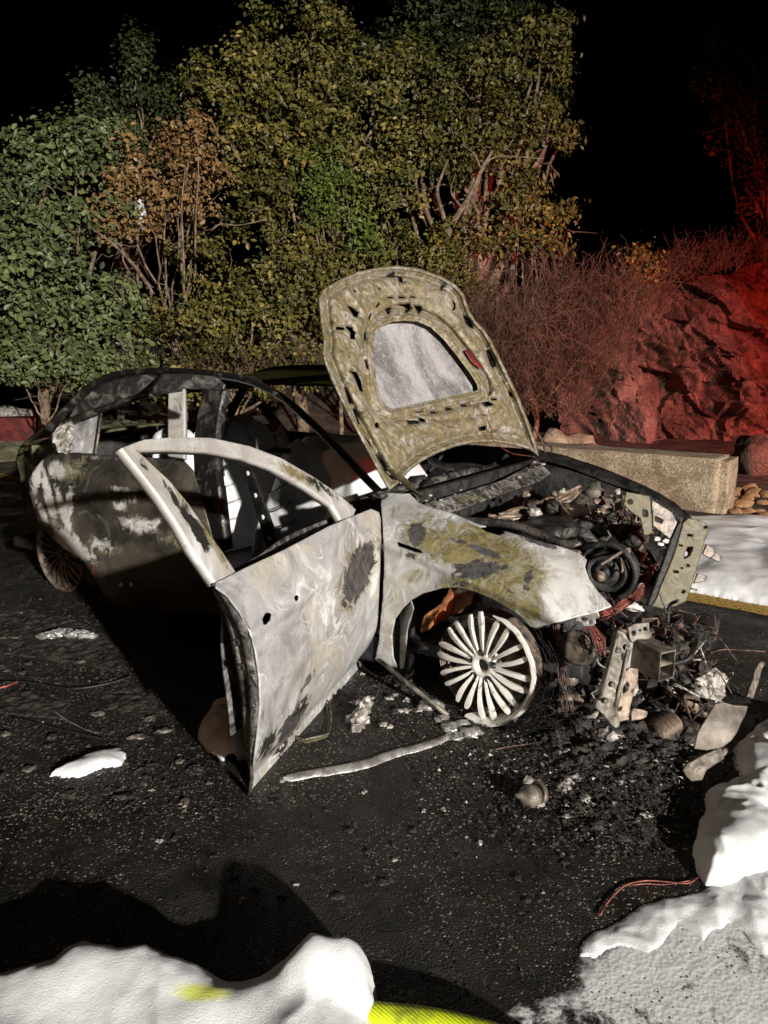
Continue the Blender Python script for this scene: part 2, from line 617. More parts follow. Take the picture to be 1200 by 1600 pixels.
M['cloth'] = simple('pale_residue', (0.45, 0.41, 0.38), (0.72, 0.68, 0.64), 14, 0.7, 0, 0.4, 40, 0.004)
M['plate'] = simple('tan_bare_plate', (0.055, 0.043, 0.032), (0.135, 0.108, 0.082), 9, 0.5, 0.2, 0.3, 50, 0.003)
M['litter'] = simple('orange_litter', (0.20, 0.09, 0.035), (0.42, 0.26, 0.13), 9, 0.85, 0, 0.8, 30, 0.015)
M['plastic_white'] = simple('pale_plastic', (0.45, 0.46, 0.48), (0.7, 0.7, 0.72), 6, 0.5, 0, 0.2, 20, 0.004)
M['orange'] = simple('plain_orange', (0.6, 0.12, 0.02), (0.75, 0.2, 0.03), 6, 0.4, 0, 0.1, 20, 0.002)
M['red_paint'] = simple('dull_red_paint', (0.07, 0.010, 0.009), (0.16, 0.022, 0.018), 6, 0.5, 0, 0.2, 30, 0.004)
M['blue'] = simple('blue_plastic', (0.05, 0.08, 0.2), (0.1, 0.16, 0.32), 6, 0.5, 0, 0.2, 30, 0.004)


def mat_asphalt():
    q = NT('wet_sooty_asphalt')
    agg = q.voro(190)
    aggc = q.voro(190, out='Color')
    big = q.noise(1.3, 5, 0.6, 0.6)
    mid = q.noise(9, 5, 0.65, 0.5)
    sep = q.n('SeparateColor', {0: aggc}).outputs
    c = q.mix(q.ramp(mid, 0.35, 0.7), (0.0055, 0.005, 0.0043), (0.021, 0.0185, 0.0145))
    stone = q.math('GREATER_THAN', sep[0], 0.84)
    tone = q.mix(q.math('POWER', sep[1], 2.2), (0.015, 0.014, 0.012), (0.36, 0.32, 0.24))
    wear = q.ramp(q.noise(2.1, 4, 0.6, 0.4), 0.36, 0.58)
    c = q.mix(q.math('MULTIPLY', stone, q.math('MULTIPLY', wear, 0.85)), c, tone)
    c = q.mix(q.math('MULTIPLY', q.ramp(big, 0.5, 0.72), 0.45), c, (0.018, 0.0145, 0.011))
    h = q.math('ADD', q.math('MULTIPLY', q.math('SUBTRACT', 1.0, agg), 0.6), q.math('MULTIPLY', mid, 0.9))
    nb = q.bump(h, 0.9, 0.006)
    rr = q.math('ADD', 0.20, q.math('MULTIPLY', q.ramp(q.noise(2.4, 5, 0.65), 0.3, 0.6), 0.45))
    return q.done(c, rr, 0.0, nb, 0.42)


M['asphalt'] = mat_asphalt()


def mat_foam():
    q = NT('fire_foam')
    bub = q.voro(300)
    bub2 = q.voro(60)
    big = q.noise(6, 4, 0.6, 0.5)
    y = q.attr('yellow')
    c = q.mix(q.ramp(big, 0.3, 0.7), (0.60, 0.595, 0.59), (0.77, 0.765, 0.76))
    dirt = q.math('MULTIPLY', q.ramp(q.noise(22, 4, 0.7), 0.62, 0.75), 0.25)
    c = q.mix(dirt, c, (0.30, 0.27, 0.25))
    c = q.mix(q.ramp(y, 0.2, 0.9), c, (0.72, 0.74, 0.18))
    h = q.math('ADD', q.math('MULTIPLY', bub, 0.5), q.math('MULTIPLY', q.noise(210, 4, 0.75), 1.1))
    nb = q.bump(h, 0.45, 0.0035)
    return q.done(c, 0.30, 0.0, nb, 0.5, **{'Subsurface Weight': 0.35, 'Subsurface Radius': (0.03, 0.03, 0.03), 'Subsurface Scale': 0.6})


M['foam'] = mat_foam()


def mat_film():
    q = NT('thin_foam_film')
    f = q.attr('thin')
    n1 = q.noise(26, 5, 0.7, 0.4)
    n2 = q.noise(4, 4, 0.6, 0.5)
    pore = q.math('MINIMUM', q.voro(62), q.math('ADD', q.voro(150), 0.06))
    a = q.math('ADD', q.math('MULTIPLY', n1, 0.7), q.math('MULTIPLY', n2, 0.6))
    a = q.math('SUBTRACT', a, q.math('MULTIPLY', f, 0.36))
    w = q.ramp(a, 0.28, 0.64)
    w = q.math('MULTIPLY', w, q.math('MAXIMUM', q.ramp(pore, 0.05, 0.30), q.ramp(q.noise(7, 4, 0.6), 0.46, 0.56)))
    c = q.mix(w, (0.02, 0.018, 0.016), (0.56, 0.545, 0.53))
    nb = q.bump(q.math('ADD', w, q.voro(90)), 0.25, 0.005)
    ed = q.attr('edge')
    al = q.math('MULTIPLY', q.ramp(q.math('ADD', w, q.math('MULTIPLY', q.noise(9, 5, 0.7), 0.9)), 0.42, 1.10), q.ramp(q.math('ADD', ed, q.math('MULTIPLY', q.math('SUBTRACT', n1, 0.5), 0.9)), 0.15, 0.55))
    b = q.n('BsdfPrincipled', {'Base Color': (0.58, 0.57, 0.555), 'Roughness': 0.35, 'Normal': nb, 'Specular IOR Level': 0.45})
    tr = q.n('BsdfTransparent', {})
    mx = q.n('MixShader', {0: al, 1: tr.outputs[0], 2: b.outputs[0]})
    q.t.links.new(mx.outputs[0], q.out.inputs[0])
    return q.m


M['film'] = mat_film()


def mat_concrete():
    q = NT('rough_concrete')
    n1 = q.noise(5, 5, 0.6, 0.5)
    n2 = q.noise(60, 4, 0.7)
    c = q.mix(q.ramp(n1, 0.35, 0.65), (0.22, 0.155, 0.095), (0.42, 0.33, 0.225))
    c = q.mix(q.math('MULTIPLY', q.ramp(n2, 0.46, 0.60), 0.8), c, (0.12, 0.08, 0.048))
    c = q.mix(q.math('MULTIPLY', q.ramp(q.noise(38, 4, 0.7), 0.55, 0.66), 0.6), c, (0.52, 0.43, 0.31))
    c = q.mix(q.math('MULTIPLY', q.ramp(q.noise(3, 5, 0.65), 0.52, 0.68), 0.5), c, (0.13, 0.105, 0.05))
    nb = q.bump(q.math('ADD', q.noise(45, 5, 0.7), q.math('MULTIPLY', n1, 0.6)), 0.8, 0.012)
    return q.done(c, 0.85, 0, nb, 0.3)


M['concrete'] = mat_concrete()


def mat_rock():
    q = NT('cut_rock')
    n1 = q.noise(1.6, 6, 0.65, 0.8)
    n2 = q.noise(9, 5, 0.7, 0.4)
    c = q.mix(q.ramp(n1, 0.35, 0.68), (0.13, 0.075, 0.055), (0.36, 0.235, 0.18))
    c = q.mix(q.math('MULTIPLY', q.ramp(n2, 0.52, 0.72), 0.5), c, (0.07, 0.045, 0.035))
    nb = q.bump(q.math('ADD', n2, q.math('MULTIPLY', q.noise(26, 5, 0.7), 0.6)), 1.0, 0.10)
    return q.done(c, 0.8, 0, nb, 0.3)


M['rock'] = mat_rock()


def mat_yellow():
    q = NT('worn_yellow_paint')
    n1 = q.noise(60, 4, 0.7)
    c = q.mix(q.ramp(n1, 0.45, 0.62), (0.42, 0.27, 0.035), (0.07, 0.055, 0.03))
    return q.done(c, 0.7, 0, q.bump(q.voro(160), 0.7, 0.004), 0.35)


M['yellow'] = mat_yellow()


def mat_skin():
    q = NT('scorched_outer_skin')
    st = q.n('Mapping', {'Vector': q.obj(), 'Scale': (5.0, 5.0, 1.6)}).outputs[0]
    big = q.noise(1.0, 4, 0.6, 0.6, st)
    fine = q.noise(38, 5, 0.75, 0.4)
    c = q.mix(q.ramp(big, 0.34, 0.62), (0.15, 0.14, 0.14), (0.40, 0.385, 0.385))
    c = q.mix(q.math('MULTIPLY', q.ramp(fine, 0.50, 0.64), 0.6), c, (0.50, 0.48, 0.45))
    c = q.mix(q.math('MULTIPLY', q.ramp(q.noise(52, 5, 0.7), 0.54, 0.66), 0.5), c, (0.10, 0.095, 0.09))
    return q.done(c, 0.5, 0.2, q.bump(fine, 0.5, 0.004), 0.4)


M['skin'] = mat_skin()


def mat_hose():
    q = NT('high_visibility_hose')
    w = q.n('TexWave', {'Vector': q.obj(), 'Scale': 60.0, 'Distortion': 0.6, 'Detail': 2.0}, wave_type='BANDS', bands_direction='DIAGONAL').outputs[1]
    c = q.mix(w, (0.40, 0.48, 0.01), (0.62, 0.70, 0.02))
    c = q.mix(q.math('MULTIPLY', q.ramp(q.noise(11, 5, 0.7), 0.44, 0.66), 0.75), c, (0.12, 0.13, 0.02))
    return q.done(c, 0.45, 0, q.bump(w, 0.5, 0.003), 0.4)


M['hose'] = mat_hose()


def mat_leaf(name, dark, light, dry=None):
    q = NT(name)
    t = q.attr('tint')
    c = q.mix(t, dark, light)
    if dry:
        c = q.mix(q.ramp(t, 0.80, 0.90), c, dry)
    b = q.n('BsdfPrincipled', {'Base Color': c, 'Roughness': 0.45, 'Specular IOR Level': 0.35})
    tr = q.n('BsdfTranslucent', {'Color': c})
    mx = q.n('MixShader', {0: 0.18, 1: b.outputs[0], 2: tr.outputs[0]})
    q.t.links.new(mx.outputs[0], q.out.inputs[0])
    return q.m


M['leaf_cool'] = mat_leaf('leaf_cool_green', (0.05, 0.07, 0.022), (0.22, 0.25, 0.10))
M['leaf_olive'] = mat_leaf('leaf_olive', (0.045, 0.045, 0.009), (0.225, 0.19, 0.042), (0.32, 0.225, 0.06))
M['leaf_bright'] = mat_leaf('leaf_bright_green', (0.05, 0.075, 0.01), (0.17, 0.21, 0.035))
M['leaf_dark'] = mat_leaf('leaf_dark_pine', (0.02, 0.03, 0.008), (0.085, 0.10, 0.03))
M['leaf_dry'] = mat_leaf('leaf_dry_brown', (0.15, 0.085, 0.03), (0.42, 0.25, 0.10))
M['leaf_grey'] = mat_leaf('leaf_thin_grey_green', (0.05, 0.055, 0.022), (0.16, 0.145, 0.065))
#@@SETTING
# ------------------------------------------------------------------ ground and hillside
def grid_mesh(name, xs, ys, zf, mat, parent=None, kind='structure'):
    X, Y = np.meshgrid(xs, ys)
    Z = zf(X, Y)
    V = np.stack([X, Y, Z], -1).reshape(-1, 3)
    ny, nx = X.shape
    i = np.arange(ny*nx).reshape(ny, nx)
    F = np.stack([i[:-1, :-1], i[:-1, 1:], i[1:, 1:], i[1:, :-1]], -1).reshape(-1, 4)
    o = mk(name, V, F, mat, parent)
    if kind:
        o['kind'] = kind
    return o


grid_mesh('road', np.array([-150., 150.]), np.array([-60., 240.]), lambda x, y: 0*x, M['asphalt'])


def strip(name, pts, z, mat, kind='structure'):
    P = np.array([list(C(a, b, 0)[:2]) + [z] for a, b in pts])
    o = mk(name, P, [tuple(range(len(pts)))], mat, None, False)
    o['kind'] = kind
    return o


ya = np.linspace(-14, 14, 700)
yl = [(a, -1.30 + .03*float(fbm(np.array([[a*9, 0, 0]]), 3)[0])) for a in ya] + [(a, -1.07 + .05*float(fbm(np.array([[a*9, 5, 0]]), 3)[0])) for a in ya[::-1]]
strip('yellow_edge_line', yl, 0.004, M['yellow'])


def shoulder_z(X, Y):
    P = np.stack([X, Y, 0*X], -1)
    cy = (P - ORG) @ CO
    k = np.clip((-1.34 - cy)/0.5, 0, 1)
    return 0.008 + 0.05*k*(0.5 + fbm(P*1.7, 3)) + 0.03*k*fbm(P*7, 3)


aa = np.linspace(-16, 8, 240)
bb = np.concatenate([np.linspace(-1.32, -5, 60), np.linspace(-5.2, -14, 30)])
A_, B_ = np.meshgrid(aa, bb)
SP = ORG + A_[..., None]*CF + B_[..., None]*CO
SP[..., 2] = shoulder_z(SP[..., 0], SP[..., 1])
ii = np.arange(A_.size).reshape(A_.shape)
shoulder = mk('road_shoulder', SP.reshape(-1, 3), np.stack([ii[:-1, :-1], ii[1:, :-1], ii[1:, 1:], ii[:-1, 1:]], -1).reshape(-1, 4), M['soil'])
shoulder['kind'] = 'structure'


def hill_z(X, Y):
    s = np.clip((Y - 12.0 - 0.25*np.maximum(-X - 3, 0))/7, 0, 1)
    s = s*s*(3-2*s)
    P = np.stack([X, Y, 0*X], -1)
    return -0.25 + s*(2.4 - 0.05*X) + 0.6*s*fbm(P*0.7, 4) + np.clip((Y-20)/30, 0, 1)*1.0


grid_mesh('hillside', np.linspace(-40, 40, 130), np.concatenate([np.linspace(11.4, 20, 60), np.linspace(20.5, 60, 30)]), hill_z, M['soil'])

# pale dry verge at the far left
def verge_z(X, Y):
    P = np.stack([X, Y, 0*X], -1)
    e = np.clip(np.minimum(np.minimum(X+14, -3.2-X)/0.8, np.minimum(Y-9.3, 16-Y)/0.5), 0, 1)
    return -0.03 + e*(0.17 + 0.25*fbm(P*2.2, 4) + 0.05*np.maximum(Y-11, 0))


grid_mesh('grass_verge', np.linspace(-14, -3.2, 110), np.linspace(9.3, 16, 70), verge_z, M['grassy'])

# rock cutting, lit red
NU, NV = 320, 180
u = np.linspace(0, 1, NU)
v = np.linspace(0, 1, NV)
U, Vv = np.meshgrid(u, v)
X = 3.0 + 9.0*U
top = 2.15 + 1.3*np.clip(U*1.5, 0, 1) + 0.7*fbm(np.stack([X*0.9, 0*X, 0*X], -1), 3)
Z = -0.15 + Vv*(top + 0.15)
Pn = np.stack([X*1.0 + 0.35*Z, 0*X, Z*0.55], -1)
wp = Pn + 0.5*np.stack([fbm(Pn*1.5, 3), 0*X, fbm(Pn*1.5+7, 3)], -1)
def fract(npts, tilt, off):
    q_ = np.stack([rng.random(npts)*9.6+2.8, rng.random(npts)*4.6-.4], -1)
    o_, tx, tz = rng.normal(size=npts)*off, rng.normal(size=npts)*tilt, rng.normal(size=npts)*tilt
    A = np.stack([wp[..., 0].ravel() - .35*0, Z.ravel()], -1)
    best = np.full(len(A), 1e9); res = np.zeros(len(A))
    for i_ in range(npts):
        dx, dz = A[:, 0]-q_[i_, 0], (A[:, 1]-q_[i_, 1])*.7
        dd_ = dx*dx + dz*dz
        m_ = dd_ < best
        best[m_] = dd_[m_]
        res[m_] = o_[i_] + tx[i_]*dx[m_] + tz[i_]*dz[m_]
    return res.reshape(Z.shape)


cell = fract(90, .55, .16) + fract(700, .75, .05)
d = 2.0*fbm(wp*0.8, 3) + 1.9*np.abs(fbm(wp*1.5 + 5, 3, .4)) + 0.50*cell + 0.75*np.abs(fbm(wp*3.6 + 3, 3, .4)) + 0.34*np.abs(fbm(wp*8, 3)) + 0.05*np.abs(fbm(wp*20, 2))
Y = 12.4 + 0.30*Z + 0.55*Vv**4*2 - d*0.9 + 0.6*np.clip((0.12-U)/0.12, 0, 1)
ii = np.arange(NU*NV).reshape(NV, NU)
o = mk('rock_face', np.stack([X, Y, Z], -1).reshape(-1, 3), np.stack([ii[:-1, :-1], ii[:-1, 1:], ii[1:, 1:], ii[1:, :-1]], -1).reshape(-1, 4), M['rock'], None, False)
o['kind'] = 'structure'

# ------------------------------------------------------------------ kerb blocks and stones by the road
bm = bmesh.new()
bmesh.ops.create_cube(bm, size=2)
bmesh.ops.bevel(bm, geom=bm.edges[:], offset=.05, segments=2, affect='EDGES')
bmesh.ops.subdivide_edges(bm, edges=bm.edges[:], cuts=7, use_grid_fill=True)
for q_ in bm.verts:
    q_.co = Vector((q_.co.x*1.45, q_.co.y*.23, q_.co.z*.265))
bmesh.ops.subdivide_edges(bm, edges=[e_ for e_ in bm.edges if e_.calc_length() > .06], cuts=5, use_grid_fill=True)
bm.verts.index_update()
bv = np.array([tuple(q_.co) for q_ in bm.verts])
bf = [tuple(x.index for x in q_.verts) for q_ in bm.faces]
bm.free()
edge_ = (np.abs(bv)/np.array([1.45, .23, .265]) > .93).sum(1) >= 2
bw = C(-1.47, -3.85, .235) + bv[:, :1]*CF + bv[:, 1:2]*CO + bv[:, 2:]*CZ
bw = bw - unit([0, 0, 1])*0 + (C(-1.47, -3.85, .235) - bw)/np.linalg.norm(bw - C(-1.47, -3.85, .235), axis=1)[:, None]*((.018*fbm(bw*9, 4) + .03*np.abs(fbm(bw*5, 3))) + edge_*.03*np.clip(fbm(bw*6+3, 3)+.2, 0, 1))[:, None]
o = mk('concrete_block', bw, bf, M['concrete'], None, True, base=True)
tag(o, 'long rough tan concrete block lying on the verge beyond the burnt engine bay', 'concrete block')


def rock(name, c, r, label, seed, mat, group=None, sub=3, amp=0.45):
    mb = MB().blob(c, r, sub, amp, 1.6, seed)
    o = mb.build(name, mat, None, True, base=True)
    tag(o, label, 'stone', group)
    return o


c0 = G(895, 702, 0.1) * 0 + WY(895, 672, 9.4)
for i, (px, py, rx, rz, Yd) in enumerate([(868, 668, .30, .20, 9.2), (905, 672, .36, .18, 9.3), (932, 684, .26, .14, 9.1)]):
    p = WY(px, py, Yd)
    p[2] = rz*0.7
    rock('boulder', p, (rx, rx*0.8, rz*1.5), ['rounded tan boulder nearest the raised bonnet', 'broad cracked tan boulder between two smaller boulders behind the concrete block', 'low tan boulder at the end of the boulder row above the concrete block'][i], i+3, M['stone'])
k = 0
for (px, py) in [(1150, 775), (1165, 785), (1178, 778), (1190, 792), (1160, 796), (1143, 790), (1185, 806), (1170, 770), (1150, 805), (1197, 780), (1195, 812), (1168, 806)]:
    p = G(px, py)
    s = 0.05 + 0.05*random.random()
    p[2] = s*0.5
    rock('litter_clump', p, (s*1.3, s, s*0.8), 'small orange brown lump of leaf litter beside the concrete block', 20+k, M['litter'], 'leaf litter beside the concrete block', 2, 0.5)  # stone-like blobs stand in for leaf litter
    k += 1
p = WY(1185, 725, 8.6); p[2] = .2
rock('boulder', p, (.3, .3, .28), 'dark boulder at the foot of the red lit rock face', 44, M['rock'])

# dark red barrier past the boot of the car
mb = MB().box((-6.35, 11.2, 0.23), (1.55, 0.12, 0), (-0.02, 0.2, 0), (0, 0, 0.24), 0.03)
o = mb.build('roadside_barrier', M['red_paint'], None, base=True)
sharp(o, 40)
tag(o, 'low dull red roadside barrier showing past the boot of the burnt car', 'barrier')
mb = MB().box((-6.3, 10.55, 0.07), (1.9, 0.0, 0), (0, 0.09, 0), (0, 0, 0.08), 0.02)
o = mb.build('kerb_stone', M['concrete'], None, base=True)
sharp(o, 40)
tag(o, 'pale grey kerb stone in front of the low red barrier', 'kerb')

p = WY(8, 640, 11.6); p[2] = .28
rock('boulder', p, (.5, .35, .33), 'pale boulder on the dry grass under the left tree', 61, M['ash'])
p = WY(36, 640, 11.5); p[2] = .3
o = MB().blob(p, (.17, .12, .15), 3, .5, 2.2, 63).build('plastic_bag', M['blue'], None, base=True)
tag(o, 'crumpled blue plastic bag on the dry grass beside the pale boulder', 'bag')
p = WY(85, 590, 12.2)
o = MB().lathe(p - [0, 0, .12], (0, 0, 1), [(0, 0), (0, .13), (.03, .13), (.03, .09), (.24, .03), (.245, 0)], 16).build('orange_spot', M['orange'], None)  # cone shape stands in for an unidentified orange spot
tag(o, 'small orange cone shape standing for an orange spot in the undergrowth', 'cone')
p = WY(217, 335, 10.6)
mb = MB().blob(p, (.10, .07, .19), 3, .5, 2.5, 70)
o = mb.build('plastic_bag', M['plastic_white'], None)
tag(o, 'pale plastic bag caught in the dry brown tree', 'bag')

# ------------------------------------------------------------------ trees
def leaves(centres, normals, size, tint):
    """one folded diamond leaf per centre"""
    n = len(centres)
    a = rng.normal(size=(n, 3))
    nrm = normals + 0.6*rng.normal(size=(n, 3))
    nrm /= np.linalg.norm(nrm, axis=1)[:, None]
    a -= nrm*np.sum(a*nrm, 1)[:, None]
    a /= np.linalg.norm(a, axis=1)[:, None]
    b = np.cross(nrm, a)
    s = (0.84*size*(0.45 + 1.15*rng.random(n)**1.3))[:, None]
    fold = nrm*s*0.12
    v = np.stack([centres - a*s*0.5, centres - a*s*0.12 + b*s*0.30 + fold, centres + a*s*0.30 + b*s*0.24 + fold, centres + a*s*0.5, centres + a*s*0.30 - b*s*0.24 + fold, centres - a*s*0.12 - b*s*0.30 + fold], 1)
    f = np.arange(6*n).reshape(n, 6)
    f = np.concatenate([f[:, [0, 1, 2, 3]], f[:, [0, 3, 4, 5]]])
    return v.reshape(-1, 3), f, np.repeat(tint, 6)


def crown_points(blobs, dens, crad=0.20, per=26, hollow=0.35):
    per = per*1.45
    crad = crad*.86
    P, N, T = [], [], []
    for (px, py, rp, Yd) in blobs:
        c = WY(px, py, Yd)
        t = Yd/ray(px, py)[1]
        r = rp/FPX*t
        nc = max(8, int(.52*dens*(r/0.5)**2.2))
        dirs = rng.normal(size=(nc, 3))
        dirs /= np.linalg.norm(dirs, axis=1)[:, None]
        rr = (hollow + (1-hollow)*rng.random(nc))**0.8
        rr *= 0.75 + 0.5*rng.random(nc)
        rr = np.where(rng.random(nc) < .14, rr*1.0 + .35*rng.random(nc), rr)
        cc = c + dirs*rr[:, None]*np.array([r, r*0.9, r*0.95])
        ct = np.clip(rng.random(nc) + .45*(rng.random() - .5), 0, 1)
        for k in range(nc):
            m = rng.poisson(per*(.5 + rng.random()))
            if m == 0:
                continue
            cr_ = crad*(.55 + 1.1*rng.random())
            m = int(m*(cr_/crad)**2*1.15) + 3
            q = rng.normal(size=(m, 3))*cr_*0.5*np.array([1, 1, .75])
            P.append(cc[k] + q)
            nn = dirs[k]*0.55 + np.array([0.22, -0.62, 0.50])
            N.append(np.tile(nn, (m, 1)) + q/crad*0.4)
            T.append(np.clip(0.08 + 0.62*ct[k] + 0.25*rng.normal(size=m), 0, 1))
    return np.concatenate(P), np.concatenate(N), np.concatenate(T)


def branchy(mb, a, b, r0, r1, wob=0.12, n=8):
    a, b = np.asarray(a, float), np.asarray(b, float)
    t = np.linspace(0, 1, n)[:, None]
    L = np.linalg.norm(b-a)
    off = np.cumsum(rng.normal(size=(n, 3)), 0)*wob*L/n
    off -= off[0] + (off[-1]-off[0])*t
    p = a + (b-a)*t + off
    mb.tube(p, np.linspace(r0, r1, n), 6)
    return p


def tree(name, label, blobs, mat, dens, lsize, base, group=None, trunk_r=0.09, twigs=3, crad=0.2, per=26, hollow=0.35, cat='tree', bark='bark'):
    base = np.asarray(base, float)
    root = thing(name, base, label, cat, group)
    mb = MB()
    cs = [WY(b[0], b[1], b[3]) for b in blobs]
    hub = base*0.5 + np.mean(cs, 0)*0.5
    hub[2] = max(base[2] + 0.3, 0.45*np.mean([c[2] for c in cs]) + .4*base[2])
    tp = branchy(mb, base - [0, 0, .15], hub, trunk_r, trunk_r*0.7, 0.15)
    for c in cs:
        s = tp[random.randint(4, 7)]
        lp = branchy(mb, s, c, trunk_r*0.5, trunk_r*0.16, 0.25, 10)
        for _ in range(twigs):
            q = lp[random.randint(4, 9)]
            branchy(mb, q, q + rng.normal(size=3)*np.array([.28, .26, .2]), trunk_r*0.14, trunk_r*0.04, 0.3, 6)
    mb.build('trunk', M[bark], root)
    P, N, T = crown_points(blobs, dens, crad, per, hollow)
    v, f, tt = leaves(P, N, lsize, T)
    mk('crown', v, f, M[mat], root, False, {'tint': tt})
    return root


def hz(x, y):
    return float(hill_z(np.array([x]), np.array([y]))[0])


def bs(px, Y):
    x = WY(px, 700, Y)[0]
    return (x, Y, max(0.0, hz(x, Y)))


tree('broadleaf_tree', 'cool green broad leaved tree at the far left behind the boot', [
    (15, 260, 45, 10.4), (70, 240, 55, 10.4), (120, 250, 60, 10.6), (60, 330, 70, 10.2), (130, 340, 60, 10.4), (10, 400, 70, 10.1), (90, 420, 70, 10.2),
    (40, 500, 75, 10.0), (120, 500, 60, 10.2), (180, 470, 55, 10.4), (165, 215, 35, 10.8), (10, 330, 40, 10.3), (215, 520, 50, 10.3), (30, 545, 45, 9.9), (130, 545, 45, 10.1)],
    'leaf_cool', 26, 0.090, bs(60, 10.6), twigs=4, crad=0.24, per=24)
tree('conifer_tree', 'dark slender tree with spiky tops behind the dry brown tree', [
    (213, 75, 14, 13.2), (213, 110, 18, 13.2), (210, 150, 26, 13.2), (146, 145, 16, 13.0), (148, 180, 26, 13.0), (180, 200, 38, 13.1), (225, 210, 50, 13.2), (170, 260, 60, 13.1), (240, 290, 70, 13.2), (165, 330, 60, 13.0), (120, 200, 24, 13.0), (260, 150, 35, 13.3), (285, 190, 45, 13.4)],
    'leaf_dark', 34, 0.075, bs(190, 13.2), crad=0.2, per=26, trunk_r=.07, twigs=0)
tree('dry_tree', 'dead brown leaved tree with bare pale stems between the green trees', [
    (300, 195, 32, 10.9), (290, 235, 42, 10.8), (245, 255, 42, 10.7), (315, 270, 42, 10.8), (205, 285, 34, 10.6), (255, 310, 42, 10.6), (185, 325, 34, 10.5), (230, 345, 36, 10.5), (305, 330, 42, 10.7), (275, 285, 40, 10.7), (170, 345, 22, 10.5)],
    'leaf_dry', 19, 0.075, bs(285, 10.8), twigs=5, crad=0.2, per=17, trunk_r=.05, hollow=.2)
tree('olive_tree', 'tall olive green tree rising above the car roof', [
    (490, 30, 40, 12.3), (440, 60, 55, 12.2), (520, 75, 60, 12.3), (380, 80, 50, 12.0), (400, 130, 65, 11.8), (470, 140, 75, 11.8), (550, 130, 65, 12.0), (345, 150, 50, 11.8), (420, 205, 70, 11.5), (510, 215, 75, 11.5), (360, 225, 50, 11.4), (450, 280, 70, 11.3), (400, 320, 60, 11.2), (590, 190, 60, 11.8), (600, 120, 45, 12.0), (310, 110, 30, 12.2), (505, 15, 22, 12.4)],
    'leaf_olive', 27, 0.078, bs(470, 12.2), twigs=4, trunk_r=.12)
tree('spreading_tree', 'spreading olive tree with a forked reddish trunk above the bonnet', [
    (640, 110, 50, 12.2), (690, 130, 60, 12.2), (750, 110, 55, 12.2), (800, 80, 45, 12.3), (850, 55, 38, 12.4), (830, 130, 50, 12.2), (780, 180, 65, 12.0), (700, 200, 65, 11.9), (830, 195, 36, 12.1), (650, 230, 60, 11.8), (740, 240, 50, 11.9), (620, 290, 55, 11.7), (805, 250, 32, 12.1), (600, 350, 50, 11.6), (760, 60, 40, 12.4), (878, 40, 18, 12.4), (868, 95, 20, 12.3), (880, 215, 16, 12.1), (862, 165, 18, 12.2)],
    'leaf_olive', 24, 0.075, bs(700, 12.0), twigs=5, trunk_r=.13)
tree('pine_tree', 'dark pine rising behind the spreading olive tree', [
    (640, 60, 50, 14.6), (700, 40, 65, 14.6), (770, 20, 60, 14.8), (690, 90, 60, 14.5), (830, 20, 45, 14.8), (740, -20, 70, 14.8), (870, 150, 20, 14.6), (580, 90, 40, 14.6)],
    'leaf_dark', 26, 0.085, bs(730, 14.6), crad=.26, per=30, trunk_r=.14)
tree('green_shrub', 'bright green shrub below the olive tree crown', [
    (540, 290, 40, 11.1), (500, 320, 36, 11.0), (555, 340, 38, 11.0), (480, 265, 34, 11.1), (525, 250, 34, 11.2), (560, 380, 26, 11.0)],
    'leaf_bright', 30, 0.065, bs(535, 11.2), trunk_r=.04, cat='shrub')
tree('understorey_shrub', 'dense mixed green shrub directly behind the car roof', [
    (300, 420, 50, 10.6), (360, 420, 55, 10.6), (420, 400, 50, 10.8), (330, 490, 60, 10.4), (400, 480, 60, 10.5), (460, 450, 50, 10.7), (270, 520, 50, 10.3), (440, 530, 50, 10.5), (350, 560, 55, 10.3), (260, 580, 40, 10.2), (470, 570, 45, 10.4), (210, 575, 42, 10.2), (300, 592, 38, 10.1), (400, 590, 40, 10.2), (480, 585, 36, 10.3), (160, 600, 34, 10.1), (540, 560, 40, 10.5)],
    'leaf_olive', 24, 0.072, bs(370, 10.7), trunk_r=.05, cat='shrub')
tree('leafy_shrub', 'yellow green shrub above and behind the raised bonnet', [
    (560, 430, 45, 11.2), (620, 390, 50, 11.4), (520, 420, 40, 11.0), (690, 390, 50, 11.5), (740, 370, 50, 11.6), (650, 430, 40, 11.3), (510, 480, 40, 10.9), (500, 370, 40, 11.2), (730, 430, 40, 11.4), (560, 500, 40, 11.0)],
    'leaf_olive', 24, 0.072, bs(620, 11.4), trunk_r=.05, cat='shrub')
tree('leafy_shrub', 'loose yellow green shrub between the forked trunk and the dark gap', [
    (825, 310, 32, 11.9), (850, 345, 30, 11.9), (810, 370, 42, 11.8), (862, 385, 22, 11.9), (838, 285, 20, 12.0), (790, 320, 32, 11.9), (880, 330, 12, 12.0)],
    'leaf_olive', 20, 0.085, bs(835, 12.0), trunk_r=.05, per=18, cat='shrub')
tree('ground_shrub', 'low cool green shrub on the verge by the small orange spot', [
    (20, 565, 36, 9.7), (60, 575, 30, 9.7), (115, 570, 30, 9.8), (165, 580, 30, 9.9), (45, 545, 40, 9.8)],
    'leaf_cool', 30, 0.085, bs(70, 9.9), trunk_r=.03, cat='shrub', crad=.2)
tree('small_shrub', 'small upright plant on top of the rock face', [
    (1000, 400, 18, 12.6), (995, 425, 20, 12.6), (1015, 415, 14, 12.6), (985, 450, 18, 12.5)],
    'leaf_olive', 40, 0.075, (WY(1000, 500, 12.7)[0], 12.7, 2.0), trunk_r=.025, per=16, cat='shrub')
